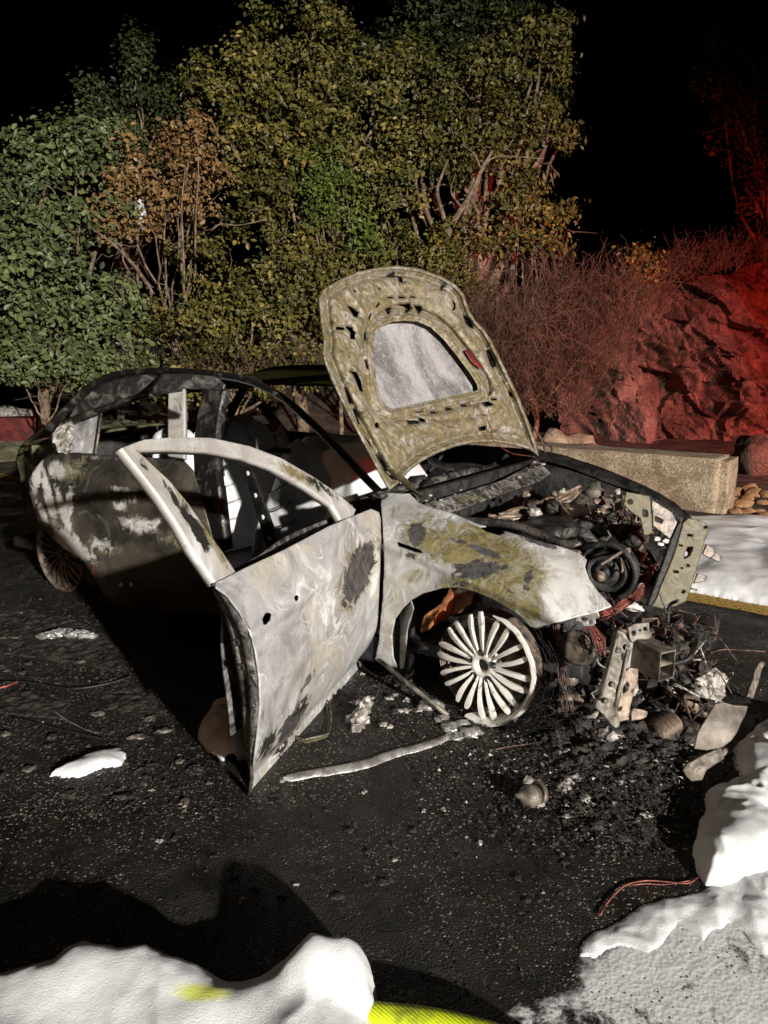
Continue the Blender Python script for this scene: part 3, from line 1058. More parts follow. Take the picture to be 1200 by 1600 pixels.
tree('leaning_tree', 'dim tree at the far right beyond the rock face', [
    (1130, 100, 40, 15.5), (1180, 130, 55, 15.5), (1110, 130, 24, 15.5), (1170, 200, 60, 15.5), (1210, 260, 60, 15.5), (1190, 300, 40, 15.5), (1140, 150, 40, 15.5)],
    'leaf_olive', 14, 0.085, (WY(1260, 700, 15.5)[0], 15.5, 1.2), twigs=6, per=18)

# forked trunk of the spreading tree shows clearly: its own shape, as a limb of that tree
sp_tree = bpy.data.objects['spreading_tree']
mb = MB()
for pts, r0, r1 in [
    ([(700, 365), (706, 350), (722, 325), (740, 295), (752, 265), (770, 235)], .055, .02),
    ([(700, 365), (692, 335), (683, 300), (690, 275), (700, 250)], .04, .015),
    ([(740, 295), (765, 250), (800, 245), (850, 248)], .016, .006),
    ([(722, 325), (705, 300), (712, 270)], .014, .006),
    ([(752, 265), (740, 240), (720, 225)], .014, .006)]:
    P3 = np.array([WY(x, y, 11.35) for x, y in pts])
    sp_ = spline(P3, 18)
    mb.tube(sp_, np.linspace(r0, r1, 18), 7)
mb.build('limb', M['bark'], sp_tree)
dt = bpy.data.objects['dry_tree']
for pts, r0, r1 in [
    ([(288, 440), (286, 380), (284, 320), (290, 260)], .018, .008),
    ([(305, 400), (306, 340), (310, 270), (308, 200)], .016, .006),
    ([(235, 450), (205, 410), (175, 380), (145, 358)], .03, .012),
    ([(330, 360), (345, 350), (372, 352), (418, 343)], .012, .006),
    ([(240, 460), (222, 430), (190, 395)], .02, .01)]:
    P3 = np.array([WY(x, y, 10.25) for x, y in pts])
    MB().tube(spline(P3, 14), np.linspace(r0, r1, 14), 6).build('limb', M['bark'], dt)

# leafless brush
def brush(name, label, spots, n, L, seed, mat='twig'):
    c = np.mean([WY(s[0], s[1], s[2]) for s in spots], 0)
    mb = MB()
    for i in range(n):
        s = spots[rng.integers(len(spots))]
        p = WY(s[0], s[1], s[2]) + rng.normal(size=3)*np.array([.22, .22, .05])
        p[2] = max(p[2], 0.0)
        d = np.array([rng.normal()*.45, rng.normal()*.35 - .15, 1.0])
        d /= np.linalg.norm(d)
        ln = L*(0.5+0.8*rng.random())
        pts = [p]
        for k in range(6):
            d = d + rng.normal(size=3)*.22
            d /= np.linalg.norm(d)
            pts.append(pts[-1] + d*ln/6)
        pts = np.array(pts)
        mb.tube(pts, np.linspace(.006, .0022, 7), 3, cap=False)
        for k in range(3):
            q = pts[rng.integers(2, 6)]
            dd = d + rng.normal(size=3)*.8
            dd /= np.linalg.norm(dd)
            mb.tube(np.array([q, q + dd*ln*.16 + rng.normal(size=3)*.02, q + dd*ln*.3]), [.0035, .0025, .0018], 3, cap=False)
    o = mb.build(name, M[mat], None, base=True)
    tag(o, label, 'bush')
    return o


brush('dry_brush', 'leafless brown brush behind the raised bonnet', [(x, y, 11.2) for x, y in [(760, 560), (800, 600), (850, 600), (900, 600), (780, 520), (840, 540), (820, 640), (880, 650), (760, 620), (730, 560)]], 700, 1.1, 1)
brush('dry_brush', 'leafless brown brush against the left end of the rock face', [(x, y, 11.5) for x, y in [(900, 520), (940, 520), (980, 500), (920, 570), (960, 480), (890, 470), (870, 500)]], 520, 0.8, 2)
brush('dry_brush', 'tufts of dry red lit brush along the top of the rock face', [(x, y, 12.9) for x, y in [(985, 470), (1020, 450), (1060, 430), (1100, 425), (1140, 415), (1180, 410), (1220, 405)]], 420, 0.55, 4)
brush('dry_undergrowth', 'tangle of dry twigs under the shrubs behind the car roof', [(x, y, 10.0) for x, y in [(230, 600), (300, 600), (380, 590), (450, 590), (180, 610), (500, 590), (120, 620)]], 160, 0.5, 3)
#@@CAR
# ------------------------------------------------------------------ the burnt car
car = thing('burnt_car', C(-1.4, 0, 0), 'burnt out saloon car with raised bonnet and open front door', 'car')


def crop(ox, oy, s, pts):
    return [(ox + x/s, oy + y/s) for x, y in pts]


# --- front wing
def g_wing(cx, cy, z):
    zt = 0.835 - 0.235*np.clip((cx+0.58)/1.0, 0, 1.3)**1.25
    k = np.clip((z - (zt-0.20))/0.20, 0, 1.6)
    f = 0.905 - 0.20*k**2.2 - 0.10*np.clip(cx-0.1, 0, 1)**1.5 - 0.03*np.clip((0.45-z)/0.4, 0, 1)
    rr = np.hypot(cx, z-0.23)
    f = f + 0.018*np.exp(-((rr-0.36)/0.035)**2)
    f = f + 0.012*np.exp(-((z - (zt-0.17))/0.022)**2)
    return cy - f


wing_out = [(596, 769), (640, 771), (655, 786), (676, 793), (705, 801), (745, 818), (790, 830), (840, 844), (880, 855), (905, 864), (917, 875), (914, 886), (920, 904), (935, 925), (956, 947),
            (930, 957), (905, 963), (868, 973), (836, 981), (828, 979), (812, 962), (790, 948), (765, 934), (740, 924), (715, 918), (690, 919), (660, 927), (642, 938), (628, 952), (617, 968), (612, 993), (614, 1027), (621, 1044),
            (605, 1042), (586, 1031), (592, 1000), (597, 940), (600, 880), (598, 820), (595, 790)]
wing = sheet('front_wing', wing_out, g_wing, M['paint'], car, 1.7, t=(1.6, 4.5), thick=0.006,
             holes=[[(620, 846), (655, 858), (662, 864), (650, 863), (622, 853)], crop(560, 680, 3, [(565, 430), (640, 425), (690, 455), (660, 468), (600, 452)])],
             masks={'olive': [(790, 905, 80, 65, 10, .95), (700, 850, 110, 50, 18, .72), (770, 850, 90, 30, 20, .8), (830, 950, 30, 40, 0, .85), (735, 915, 70, 25, 0, .8), (650, 900, 45, 20, 0, .5), (630, 800, 40, 25, 10, .5)],
                    'dark': [(651, 835, 16, 22, 15, .95), (760, 862, 50, 9, 22, .72), (750, 890, 60, 20, -10, .80), (840, 846, 40, 7, 18, .8), (715, 845, 30, 6, 15, .6), (720, 912, 26, 8, 0, .6), (825, 905, 10, 36, 10, .55), (640, 870, 14, 12, 0, .5), (800, 930, 24, 14, 10, .5), (780, 915, 30, 8, 20, .5)],
                    'white': [(890, 930, 55, 50, -20, .85), (880, 880, 40, 18, 25, .75), (606, 1000, 14, 60, 0, .25)]}, dent=0.012, dfreq=7)
wing['label'] = 'pale front wing with olive and black burn patches'
# bolt tab under the wing tip
tab = sheet('bolt_tab', crop(820, 900, 3.158, [(255, 195), (360, 178), (368, 200), (345, 215), (350, 235), (330, 248), (290, 248), (275, 225), (250, 222)]), lambda cx, cy, z: cy-0.845, M['steel_pale'], wing, 1.2, t=(1.6, 4.5), thick=0.004,
            holes=[[(912+6*math.cos(a), 968+3.6*math.sin(a)) for a in np.linspace(0, 6.28, 9)[:-1]], [(922+3.6*math.cos(a), 972+4*math.sin(a)) for a in np.linspace(0, 6.28, 9)[:-1]]])
# returned flange inside the arch
fl = sheet('arch_flange', [(642, 938), (646, 950), (636, 985), (634, 1012), (630, 1045), (622, 1044), (614, 1027), (612, 993), (617, 968), (628, 952)], lambda cx, cy, z: cy-0.86-0.6*(cx+0.42), M['steel_pale'], wing, 1.5, t=(1.6, 4.5), thick=0.004, dent=.02, dfreq=25)

# wheel arch liner: rusty inner arch
mb = MB()
ang = np.linspace(R(62), R(172), 26)
for k, (c0, c1) in enumerate([(0.87, 0.45)]):
    V, F = [], []
    for a in ang:
        rad = 0.325 + 0.012*math.sin(a*7)
        for cyv in np.linspace(c0, c1, 8):
            V.append(C(-0.0 + rad*math.cos(a), cyv, 0.26 + rad*0.95*math.sin(a)) + rng.normal(size=3)*0.004)
    for i in range(len(ang)-1):
        for j in range(7):
            F.append((i*8+j, i*8+j+1, (i+1)*8+j+1, (i+1)*8+j))
    mb.add(V, F)
lin = mb.build('arch_liner', M['rust'], car)
solid(lin, .006)
mb = MB()
for i in range(22):
    a = R(random.uniform(60, 150))
    p = C(0.30*math.cos(a), random.uniform(.62, .8), 0.27 + 0.30*math.sin(a))
    mb.blob(p, np.array([.03, .03, .022])*random.uniform(.5, 1.5), 2, .7, 2, i)
mb.build('liner_residue', M['ash'], car)
# inner wheelhouse: dark
mb = MB()
mb.box(C(-0.12, 0.44, 0.26), CF*.34, CO*.015, CZ*.20)
mb.box(C(-0.46, 0.62, 0.33), CF*.02, CO*.22, CZ*.28)
mb.build('wheelhouse', M['soot'], car)

# --- wheels
def wheel(cx, cy, cz, broken, mats, cam_tilt=0.0, steer=0.0, deep=.19, R_=0.228):
    alloy, dark = mats
    ax = unit(CO*math.cos(steer) + CF*math.sin(steer) + CZ*cam_tilt)
    c = C(cx, cy, cz)
    e1 = unit(np.cross(CZ, ax)); e1 = unit(e1 - ax*(e1@ax))
    e2 = np.cross(ax, e1)          # e2 is up
    if e2[2] < 0:
        e1, e2 = -e1, -e2
    root = MB()
    # barrel with rim lip, a partial ring where the outer rim has melted
    # e1 points along +/- car axis; find the sign that faces forward
    sgn = 1 if e1 @ CF > 0 else -1
    lo, hi = (R(-104), R(78)) if broken else (R(-180), R(180))
    th = np.linspace(lo, hi, 110)
    prof = [(-.045, R_*.905), (-.06, R_*.87), (-.02, R_*.92), (-.004, R_*.955), (.004, R_*.985), (.002, R_*1.025), (-.016, R_*1.03), (-.022, R_*.96), (-.045, R_*.93), (-.045, R_*.905)]
    V, F = [], []
    m = len(prof)
    for a in th:
        w = 1 + (0.004*math.sin(a*9) + 0.004*math.sin(a*23) if broken else 0)
        tp_ = min(1, .25 + (a-lo)*3.0, .25 + (hi-a)*3.0) if broken else 1
        for (h, r) in prof:
            r2 = R_*.985 + (r - R_*.985)*tp_
            V.append(c + ax*h*(tp_ if broken else 1) + (e1*sgn*math.cos(a) + e2*math.sin(a))*r2*w)
    for i in range(len(th)-1):
        for j in range(m-1):
            F.append((i*m+j, i*m+j+1, (i+1)*m+j+1, (i+1)*m+j))
    root.add(V, F)
    W = mk('wheel', np.concatenate(root.v), root.f, alloy, car, True)
    sharp(W, 50)
    MB().lathe(c, ax, [(-.035, R_*.92), (-.06, R_*.885), (-deep+.03, R_*.88), (-deep+.01, R_*.93), (-deep, R_*.93), (-deep, R_*.84), (-.07, R_*.85), (-.04, R_*.9)], 48).build('barrel', M['alloy_dark'], W)
    if broken:
        mb = MB()
        th = np.linspace(0, 2*math.pi, 48)
        prof2 = [(-deep+.01, R_*.86), (-.055, R_*.80), (-.055, R_*.83), (-deep+.01, R_*.90), (-deep+.01, R_*.86)]
        V, F = [], []
        for a in th:
            for (h, r) in prof2:
                V.append(c + ax*h + (e1*math.cos(a) + e2*math.sin(a))*r)
        for i in range(47):
            for j in range(4):
                F.append((i*5+j, i*5+j+1, (i+1)*5+j+1, (i+1)*5+j))
        mb.add(V, F).build('inner_barrel', dark, W)
    # hub
    mb = MB().lathe(c - ax*.0, ax, [(-.075, .056), (-.036, .060), (-.024, .056), (-.017, .045), (-.017, .031), (-.022, .026), (-.07, .024)], 40)
    mb.build('hub', alloy, W)
    MB().lathe(c - ax*.045, ax, [(0, .0), (0, .0292)], 30).build('centre_bore', M['soot'], W)
    for k in range(5):
        a = 2*math.pi*k/5 + .35
        q = c + (e1*math.cos(a) + e2*math.sin(a))*.054
        MB().lathe(q - ax*.016, ax, [(0, 0.0), (.0, .011), (.0035, .0135), (.0015, .0138)], 14).build('bolt_hole', M['soot'], W)
    for k in range(20):
        a0 = 2*math.pi*(k + (0.0 if k % 2 else 0.16))/20
        sw = 0.10 if k % 2 else -0.04
        cut = 1.0
        end = R_*.955
        if broken:
            cxk = math.cos(a0)*sgn
            if cxk < -0.15:
                end = R_*random.uniform(.88, .93)
        rr = np.linspace(.036, end, 9)
        V, F = [], []
        for i, r in enumerate(rr):
            t = i/8
            a = a0 + sw*t*t
            d = e1*math.cos(a) + e2*math.sin(a)
            tn = -e1*math.sin(a) + e2*math.cos(a)
            hw = (.0042 + .0072*t**1.1)*(1 + .08*math.sin(k*5.1 + i))
            if broken and i == 8:
                hw *= .55
            dep = -.020 + .026*math.sin(t*math.pi*.62) - .018*t*t
            dk = .024 - .008*t
            p = c + d*r + ax*dep
            V += [p - tn*hw*1.0 - ax*dk, p - tn*hw - ax*.0012, p - tn*hw*.85, p + tn*hw*.80 - ax*.0030, p + tn*hw - ax*.0042, p + tn*hw - ax*dk]
        for i in range(8):
            for j in range(6):
                j2 = (j+1) % 6
                F.append((i*6+j, i*6+j2, (i+1)*6+j2, (i+1)*6+j))
        F.append((5, 4, 3, 2, 1, 0))
        F.append(tuple(48+j for j in range(6)))
        s_ = mk('spoke', V, F, alloy, W)
        sharp(s_, 45)
    # brake behind the spokes
    MB().lathe(c - ax*.10, ax, [(0, .03), (0, .145), (-.02, .145), (-.02, .03)], 36).build('brake_disc', M['alloy_dark'], W)
    mb = MB()
    a = R(-35)
    mb.box(c - ax*.105 + (e1*sgn*math.cos(a) + e2*math.sin(a))*.12, ax*.02, (e1*sgn*math.cos(a)+e2*math.sin(a))*.028, (-e1*sgn*math.sin(a)+e2*math.cos(a))*.06, .01)
    mb.build('brake_caliper', M['brown_metal'], W)
    return W, c, ax, e1*sgn, e2


wf, wc, wax, we1, we2 = wheel(-0.062, 0.885, 0.226, True, (M['alloy'], M['alloy_dark']), 0.05, R(-3), .115, .221)
wheel(-2.88, 0.86, 0.225, False, (M['alloy_dark'], M['soot']))
# far wheels, mostly hidden
for cx in (-0.02, -2.88):
    c = C(cx, -0.80, 0.225)
    MB().lathe(c, -CO, [(-.19, .228), (0, .232), (0, .2), (-.03, .05), (-.03, 0.0)], 28).build('wheel', M['soot'], car)
# tyre cords: burnt wires round the forward rim and spilled on the road
mb = MB()
for i in range(45):
    a0 = R(random.uniform(-95, 25)); a1 = a0 + R(random.uniform(15, 70))
    r0 = .222 + abs(random.gauss(0, .012)); h = random.uniform(-.17, -.02)
    pts = []
    for t in np.linspace(0, 1, 9):
        a = a0 + (a1-a0)*t
        rr = r0 + .03*math.sin(t*3+i)*random.uniform(.2, 1)
        p = wc + wax*(h + .02*t) + (we1*math.cos(a) + we2*math.sin(a))*rr
        p[2] = max(p[2], .006)
        pts.append(p)
    mb.tube(spline(pts, 14), .0009, 3, cap=False)
for i in range(170):
    p = G(random.uniform(800, 880), random.uniform(1060, 1150)); p[2] = random.uniform(.006, .03)
    d = rng.normal(size=3)*np.array([.10, .10, .02]) + np.array([.05, .0, .01])
    q = p + d; q[2] = max(.006, q[2])
    m_ = (p+q)/2 + rng.normal(size=3)*.03; m_[2] = max(.008, abs(m_[2]))
    mb.tube(spline([p, m_, q], 9), .0009, 3, cap=False)
o = mb.build('tyre_cords', M['cord'], car)

# --- bonnet
HN, HFar = C(-0.56, 0.78, 0.845), C(-0.54, -0.80, 0.845)
hdir = unit(HFar - HN)
hup = unit(CF*math.cos(R(121)) + CZ*math.sin(R(121)))
hup = unit(hup - hdir*(hup @ hdir))
hn = np.cross(hdir, hup)
if hn @ (CAM - HN) < 0:
    hn = -hn
HO = HN


def g_hood(off):
    def g(cx, cy, z):
        P = ORG + cx[..., None]*CF + cy[..., None]*CO + z[..., None]*CZ
        q = P - HO
        a = (q @ hdir)/1.58 - 0.5
        b = (q @ hup)/1.05
        bow = 0.055*(4*a*a) + 0.035*np.clip(b-.55, 0, 1)**2*2
        return q @ hn - off - bow
    return g


hood_out = [(497, 466), (505, 452), (530, 437), (558, 425), (590, 418), (620, 415), (655, 420), (690, 432), (712, 445), (725, 460), (733, 485), (742, 500), (758, 517), (769, 535), (786, 570), (808, 615), (826, 660), (838, 695), (841, 712),
            (825, 702), (800, 695), (770, 691), (740, 692), (710, 698), (685, 707), (660, 720), (640, 735), (631, 745), (620, 757), (608, 766), (598, 750), (575, 708), (552, 665), (532, 625), (518, 595), (508, 570), (503, 555), (505, 535), (501, 505)]
cut = crop(480, 400, 3, [(320, 360), (345, 330), (400, 308), (460, 303), (520, 308), (580, 335), (640, 390), (700, 465), (760, 545), (795, 600), (800, 628), (770, 638), (700, 650), (620, 668), (520, 690), (400, 718), (370, 705), (345, 670), (325, 600), (312, 500), (308, 420)])
s5 = 5.4545
hh = []
for ox, oy, L in [
    (480, 400, [[(345, 430), (380, 445), (425, 480), (420, 515), (395, 510), (375, 475)], [(330, 612), (375, 618), (400, 650), (398, 700), (368, 700), (362, 650)],
                [(680, 180), (735, 150), (745, 170), (790, 175), (805, 220), (775, 215), (760, 180), (730, 185)], [(750, 425), (860, 415), (870, 450), (845, 480), (825, 475), (840, 450), (815, 432)],
                [(915, 430), (960, 435), (962, 475), (945, 487), (930, 460)], [(665, 460), (700, 448), (695, 495), (680, 495)], [(685, 350), (725, 350), (725, 362), (685, 362)], [(780, 347), (818, 347), (818, 360), (780, 360)],
                [(880, 345), (915, 345), (915, 357), (880, 357)], [(582, 430), (605, 402), (614, 412), (592, 437)], [(520, 535), (535, 495), (545, 505), (531, 540)], [(483, 660), (496, 660), (496, 712), (483, 712)],
                [(488, 895), (501, 893), (517, 955), (504, 957)], [(250, 605), (310, 612), (302, 632), (252, 630)], [(380, 275), (412, 300), (402, 312)], [(603, 265), (628, 283), (615, 292)], [(1133, 265), (1152, 270), (1147, 292), (1133, 287)]]),
    (640, 400, [[(470, 530), (495, 530), (528, 580), (520, 602), (495, 590)], [(655, 825), (680, 825), (710, 900), (708, 950), (685, 920)], [(365, 385), (390, 410), (387, 445), (362, 468), (375, 430)]]),
    (480, 580, [[(370, 15), (420, 25), (450, 80), (465, 160), (440, 150), (415, 90), (395, 40)], [(322, 160), (337, 162), (370, 260), (355, 264)], [(390, 335), (404, 338), (442, 435), (428, 440)], [(480, 540), (542, 620), (530, 634)],
                [(588, 725), (602, 720), (667, 835), (654, 844)], [(590+14*math.cos(a), 460+20*math.sin(a)) for a in np.linspace(0, 6.28, 10)[:-1]], [(850, 420), (940, 425), (940, 445), (870, 452)], [(950, 395), (995, 410), (998, 432), (960, 428)],
                [(918, 348), (970, 340), (972, 350), (930, 356)], [(1050, 350), (1085, 346), (1090, 358), (1055, 362)]]),
    (660, 600, [[(65, 240), (105, 236), (108, 250), (75, 254)], [(195, 210), (232, 205), (236, 220), (200, 225)], [(325, 180), (360, 177), (362, 190), (330, 193)], [(505, 160), (555, 152), (595, 175), (540, 190)], [(585, 127), (620, 124), (622, 138), (590, 139)],
                [(485, 370), (535, 360), (530, 392), (488, 398)], [(742, 75), (760, 78), (767, 100), (750, 97)]])]:
    for h in L:
        hh.append(crop(ox, oy, s5, h))


def hood_relief(P):
    so = -poly_sd(P, hood_out)          # px inside the outline
    sc_ = poly_sd(P, cut)               # px outside the cutout
    r = 0.010*np.exp(-((so-3)/2.5)**2)                               # folded hem
    r -= 0.012*np.exp(-((so-13)/4.0)**2)                             # channel
    r += 0.014/(1+np.exp(-(so-20)/2.0))*1/(1+np.exp(-(sc_-24)/2.5))  # raised box section
    r += 0.008*np.exp(-((sc_-7)/3.0)**2) - 0.010*np.exp(-((sc_-18)/3.0)**2)
    # pressed crossing ribs
    for (x0, y0, x1, y1, w, a) in [(535, 445, 580, 500, 4, .008), (505, 505, 585, 520, 5, -.007), (507, 560, 560, 545, 4, .006), (520, 600, 575, 585, 4, -.006), (560, 640, 620, 650, 5, .007), (545, 655, 590, 640, 4, -.006),
                                (700, 440, 690, 480, 4, .007), (735, 500, 700, 520, 4, -.007), (770, 540, 735, 560, 4, .006), (660, 735, 700, 700, 4, .006), (630, 665, 770, 645, 4, -.008), (640, 700, 790, 640, 6, .005), (790, 600, 760, 620, 4, .006), (640, 430, 640, 470, 5, .005)]:
        e = np.array([x1-x0, y1-y0], float)
        w_ = P - [x0, y0]
        tt = np.clip((w_ @ e)/(e @ e), 0, 1)
        dd = np.linalg.norm(w_ - tt[:, None]*e, axis=1)
        r += a*np.exp(-(dd/w)**2)
    dmin = np.full(len(P), 99.)
    for h in hh:
        h = np.asarray(h)
        near = (np.abs(P[:, 0]-h[:, 0].mean()) < 22) & (np.abs(P[:, 1]-h[:, 1].mean()) < 26)
        if near.any():
            dmin[near] = np.minimum(dmin[near], np.abs(poly_sd(P[near], h)))
    r -= 0.007*np.exp(-(dmin/2.0)**2)                                # edges of the holes turned in
    r = r*1.6 + 0.006*fbm(np.stack([P[:, 0]/22, P[:, 1]/22, 0*P[:, 0]], -1), 4)
    return r


hh = [[tuple(np.array(h).mean(0) + (np.array(p_)-np.array(h).mean(0))*1.28) for p_ in h] for h in hh]
bonnet = thing('bonnet', HN*0.5+HFar*0.5, None, None)
bonnet.parent = car
bonnet.location = Vector(ORIG[bonnet.name] - ORIG[car.name])
bonnet['label'] = 'raised bonnet with scorched olive underside full of holes'
sheet('inner_panel', hood_out, g_hood(0.0), M['hood'], bonnet, 0.9, holes=[cut] + hh, t=(2.2, 5.5), relief=(hn, hood_relief), thick=0.004, off=0.0,
      masks={'white': [(600, 425, 110, 10, -10, .42), (690, 470, 30, 30, 0, .40), (640, 470, 60, 20, 0, .3)], 'dark': [(770, 590, 20, 30, 0, .35), (700, 675, 60, 14, -10, .3), (800, 640, 20, 40, 0, .3)], 'rust': [(735, 560, 8, 16, -30, .0)]})
backing_cut = [tuple(np.array(cut).mean(0) + (np.array(p_)-np.array(cut).mean(0))*1.06) for p_ in cut]
sheet('shade_backing', hood_out, g_hood(-0.030), M['cavity_shade'], bonnet, 2.5, holes=[backing_cut], t=(2.2, 5.5), thick=0.003, off=0.0)  # black sheet added so the bonnet holes look like shaded cavity
sheet('outer_skin', hood_out, g_hood(-0.045), M['skin'], bonnet, 3.0, t=(2.2, 5.5), thick=0.003, off=0.0,
      relief=(hn, lambda P: -0.03*np.clip(1 - (-poly_sd(P, hood_out))/8, 0, 1)*-1 + 0.006*fbm(np.stack([P[:, 0]/60, P[:, 1]/60, 0*P[:, 0]], -1), 3)))
MB().tube(spline([PX(x, y, -0.50) for x, y in [(606, 730), (618, 742), (632, 752), (645, 765), (657, 775)]], 14), [.012]*4+[.022]*6+[.012]*4, 8, .5).build('hinge_arm', M['beam'], bonnet)
MB().tube(spline([PC(x, y, -.80) for x, y in [(838, 675), (850, 690), (862, 700), (858, 712), (845, 715)]], 14), .007, 6).build('hinge_arm', M['wire_dark'], bonnet)
MB().tube(spline([PC(x, y, -.78) for x, y in [(836, 670), (846, 690), (852, 704), (850, 712)]], 14), .007, 6).build('hinge_arm', M['wire_dark'], bonnet)
# red warning sticker, peeling
sticker = sheet('sticker', crop(640, 400, s5, [(470, 805), (510, 785), (570, 880), (625, 945), (615, 965), (560, 930), (520, 890)]), g_hood(0.030), M['red_paint'], bonnet, 2.0, t=(2.2, 5.5), thick=0.001)
sticker['label'] = 'peeling red sticker'
mbw = MB()
mbw.tube(spline([march(ray(x, y), g_hood(.035), 2.2, 5.5) for x, y in crop(660, 600, s5, [(430, 140), (480, 200), (540, 270), (570, 330), (590, 400)])] + [PX(x, y, -.55) for x, y in crop(660, 600, s5, [(600, 470), (660, 530), (760, 590), (880, 610), (960, 620)])], 40), .0022, 4)
mbw.tube(spline([march(ray(x, y), g_hood(.035), 2.2, 5.5) for x, y in crop(660, 600, s5, [(70, 300), (140, 310), (200, 350), (280, 375), (340, 370)])], 20), .0016, 4)
mbw.build('washer_pipe', M['copper'], bonnet)

# --- front door, swung wide open
DH = np.array([-0.555, 0.905])
DR = np.array([-0.232, 2.004])
ddir = (DR-DH)/np.linalg.norm(DR-DH)
dnr = np.array([ddir[1], -ddir[0]])     # outer skin side: toward the car's front


def g_door(off=0.0):
    def g(cx, cy, z):
        d = (cx-DH[0])*dnr[0] + (cy-DH[1])*dnr[1]
        a = (cx-DH[0])*ddir[0] + (cy-DH[1])*ddir[1]
        b = np.where(z < 0.80, 0.055*(1 - ((np.clip(z, .05, 1)-0.52)/0.30)**2), 0.0071 - (z-0.80)*0.55)
        b = b - 0.05*np.clip((0.30-z)/0.25, 0, 1)**2
        b = b + 0.010*np.exp(-((z-0.66)/0.02)**2)
        return d - b - off
    return g


front_door = thing('front_door', C(DH[0], DH[1], 0.15), None, None)
front_door.parent = car
front_door.location = Vector(ORIG[front_door.name] - ORIG[car.name])
front_door['label'] = 'pale burnt front door swung wide open'
door_out = [(338, 910), (390, 884), (442, 860), (480, 840), (512, 823), (550, 807), (580, 795), (592, 800), (597, 815), (595, 870), (593, 919), (591, 960), (589, 990), (583, 1031), (560, 1058), (538, 1080), (512, 1103), (490, 1130), (470, 1154), (447, 1183), (425, 1211), (405, 1234), (389, 1254),
            (391, 1235), (396, 1202), (403, 1146), (407, 1103), (406, 1061), (399, 1015), (391, 987), (376, 959), (357, 933), (338, 918)]
skin = sheet('door_skin', door_out, g_door(), M['paint'], front_door, 1.7, t=(.9, 4.0), thick=0.006, dent=0.016, dfreq=5,
      holes=[[(410, 967), (414, 959), (420, 956), (425, 958), (424, 968), (418, 976), (412, 976)], [(460, 932), (464, 929), (468, 930), (467, 937), (463, 940), (461, 937)]],
      masks={'dark': [(560, 895, 24, 62, 22, .92), (455, 1130, 16, 62, 32, .70), (430, 1170, 12, 40, 30, .5), (480, 1065, 6, 30, 32, .55)],
             'olive': [(555, 900, 34, 78, 22, .66), (590, 850, 10, 40, 0, .45), (530, 985, 14, 20, 20, .4)],
             'soot': [(418, 1165, 14, 40, 25, .62), (468, 1105, 12, 34, 32, .6), (415, 1120, 14, 24, 0, .4), (440, 1175, 10, 40, 32, .5)],
             'white': [(420, 935, 40, 30, 0, .34), (470, 1010, 30, 50, 20, .42), (400, 1215, 12, 30, 20, .35)]})
# window frame, one bent band
fr_out = [(190, 700), (225, 687), (270, 683), (330, 684), (390, 697), (440, 716), (490, 745), (530, 772), (556, 796), (552, 806), (533, 812), (520, 790), (480, 762), (430, 733), (385, 716), (330, 705), (270, 702), (214, 703), (240, 728), (267, 753), (295, 788), (320, 823), (346, 860), (368, 893), (350, 905), (338, 912), (318, 883), (300, 857), (275, 815), (247, 773), (220, 738)]
frame = sheet('window_frame', fr_out, g_door(-0.01), M['frame'], front_door, 1.5, t=(.8, 4.0), thick=0.028,
              masks={'soot': [(303, 822, 11, 62, -32, .85), (268, 770, 8, 34, -32, .6), (500, 760, 45, 9, 35, .6), (225, 725, 8, 20, -32, .5)], 'white': [(290, 693, 90, 10, 0, .6)], 'olive': [(470, 745, 70, 12, 30, .6), (335, 850, 8, 60, -32, .75), (290, 790, 5, 50, -32, .6)]})
# shut face along the trailing edge, inner panel of the door
rear_edge = [(338, 914), (357, 933), (376, 959), (391, 987), (399, 1015), (406, 1061), (407, 1103), (403, 1146), (396, 1202), (389, 1250)]
E0 = march(np.array([ray(x, y) for x, y in rear_edge]), g_door(), .9, 4.0)
E0 = spline(E0, 30)
inw = -(CF*dnr[0] + CO*dnr[1])
dd3 = CF*ddir[0] + CO*ddir[1]
V, F = [], []
for i, p in enumerate(E0):
    t = i/29
    wdt = 0.075*math.sin(math.pi*min(1, t*1.05+.03))**.6 + .012
    for k, (s, b) in enumerate([(0.004, 0), (.25, -.006), (.5, .0), (.52, .014), (.8, .018), (1, .02)]):
        V.append(p + inw*wdt*s + dd3*(-b - .003))
for i in range(29):
    for k in range(5):
        F.append((i*6+k, i*6+k+1, (i+1)*6+k+1, (i+1)*6+k))
o = mk('shut_face', V, F, M['dark_body'], front_door, True, {'white': [.62 if 10 <= i <= 16 and k > 2 else 0. for i in range(30) for k in range(6)]})  # white patch paints the lit part onto the face
solid(o, .004)
for i in (12, 15):
    MB().lathe(E0[i] + inw*.05 + dd3*.002, dd3, [(0, .0), (.004, .012), (.008, .011), (.008, .006), (.002, .005), (.002, 0)], 12).build('latch_bolt', M['soot'], front_door)
# inner door shell
V, F = [], []
nz_ = 12
for i, a in enumerate(np.linspace(0.03, 0.99, 14)):
    for j, z in enumerate(np.linspace(0.30, 0.79, nz_)):
        V.append(C(DH[0], DH[1], 0) + dd3*a + inw*(.085 + .015*math.sin(z*14)*math.sin(a*9)) + CZ*z)
for i in range(13):
    for j in range(nz_-1):
        F.append((i*nz_+j, i*nz_+j+1, (i+1)*nz_+j+1, (i+1)*nz_+j))
o = mk('inner_panel', V, F, M['dark_body'], front_door)
solid(o, .006)
for z in (.30, .62):
    MB().box(C(-.575, .87, z), CF*.03, CO*.05, CZ*.03, .006).build('hinge', M['steel'], front_door)

# --- rear door, ajar
RH = np.array([-1.60, 0.885])
ra = R(11)
rdir = np.array([-math.cos(ra), math.sin(ra)])
rn = np.array([math.sin(ra), math.cos(ra)])


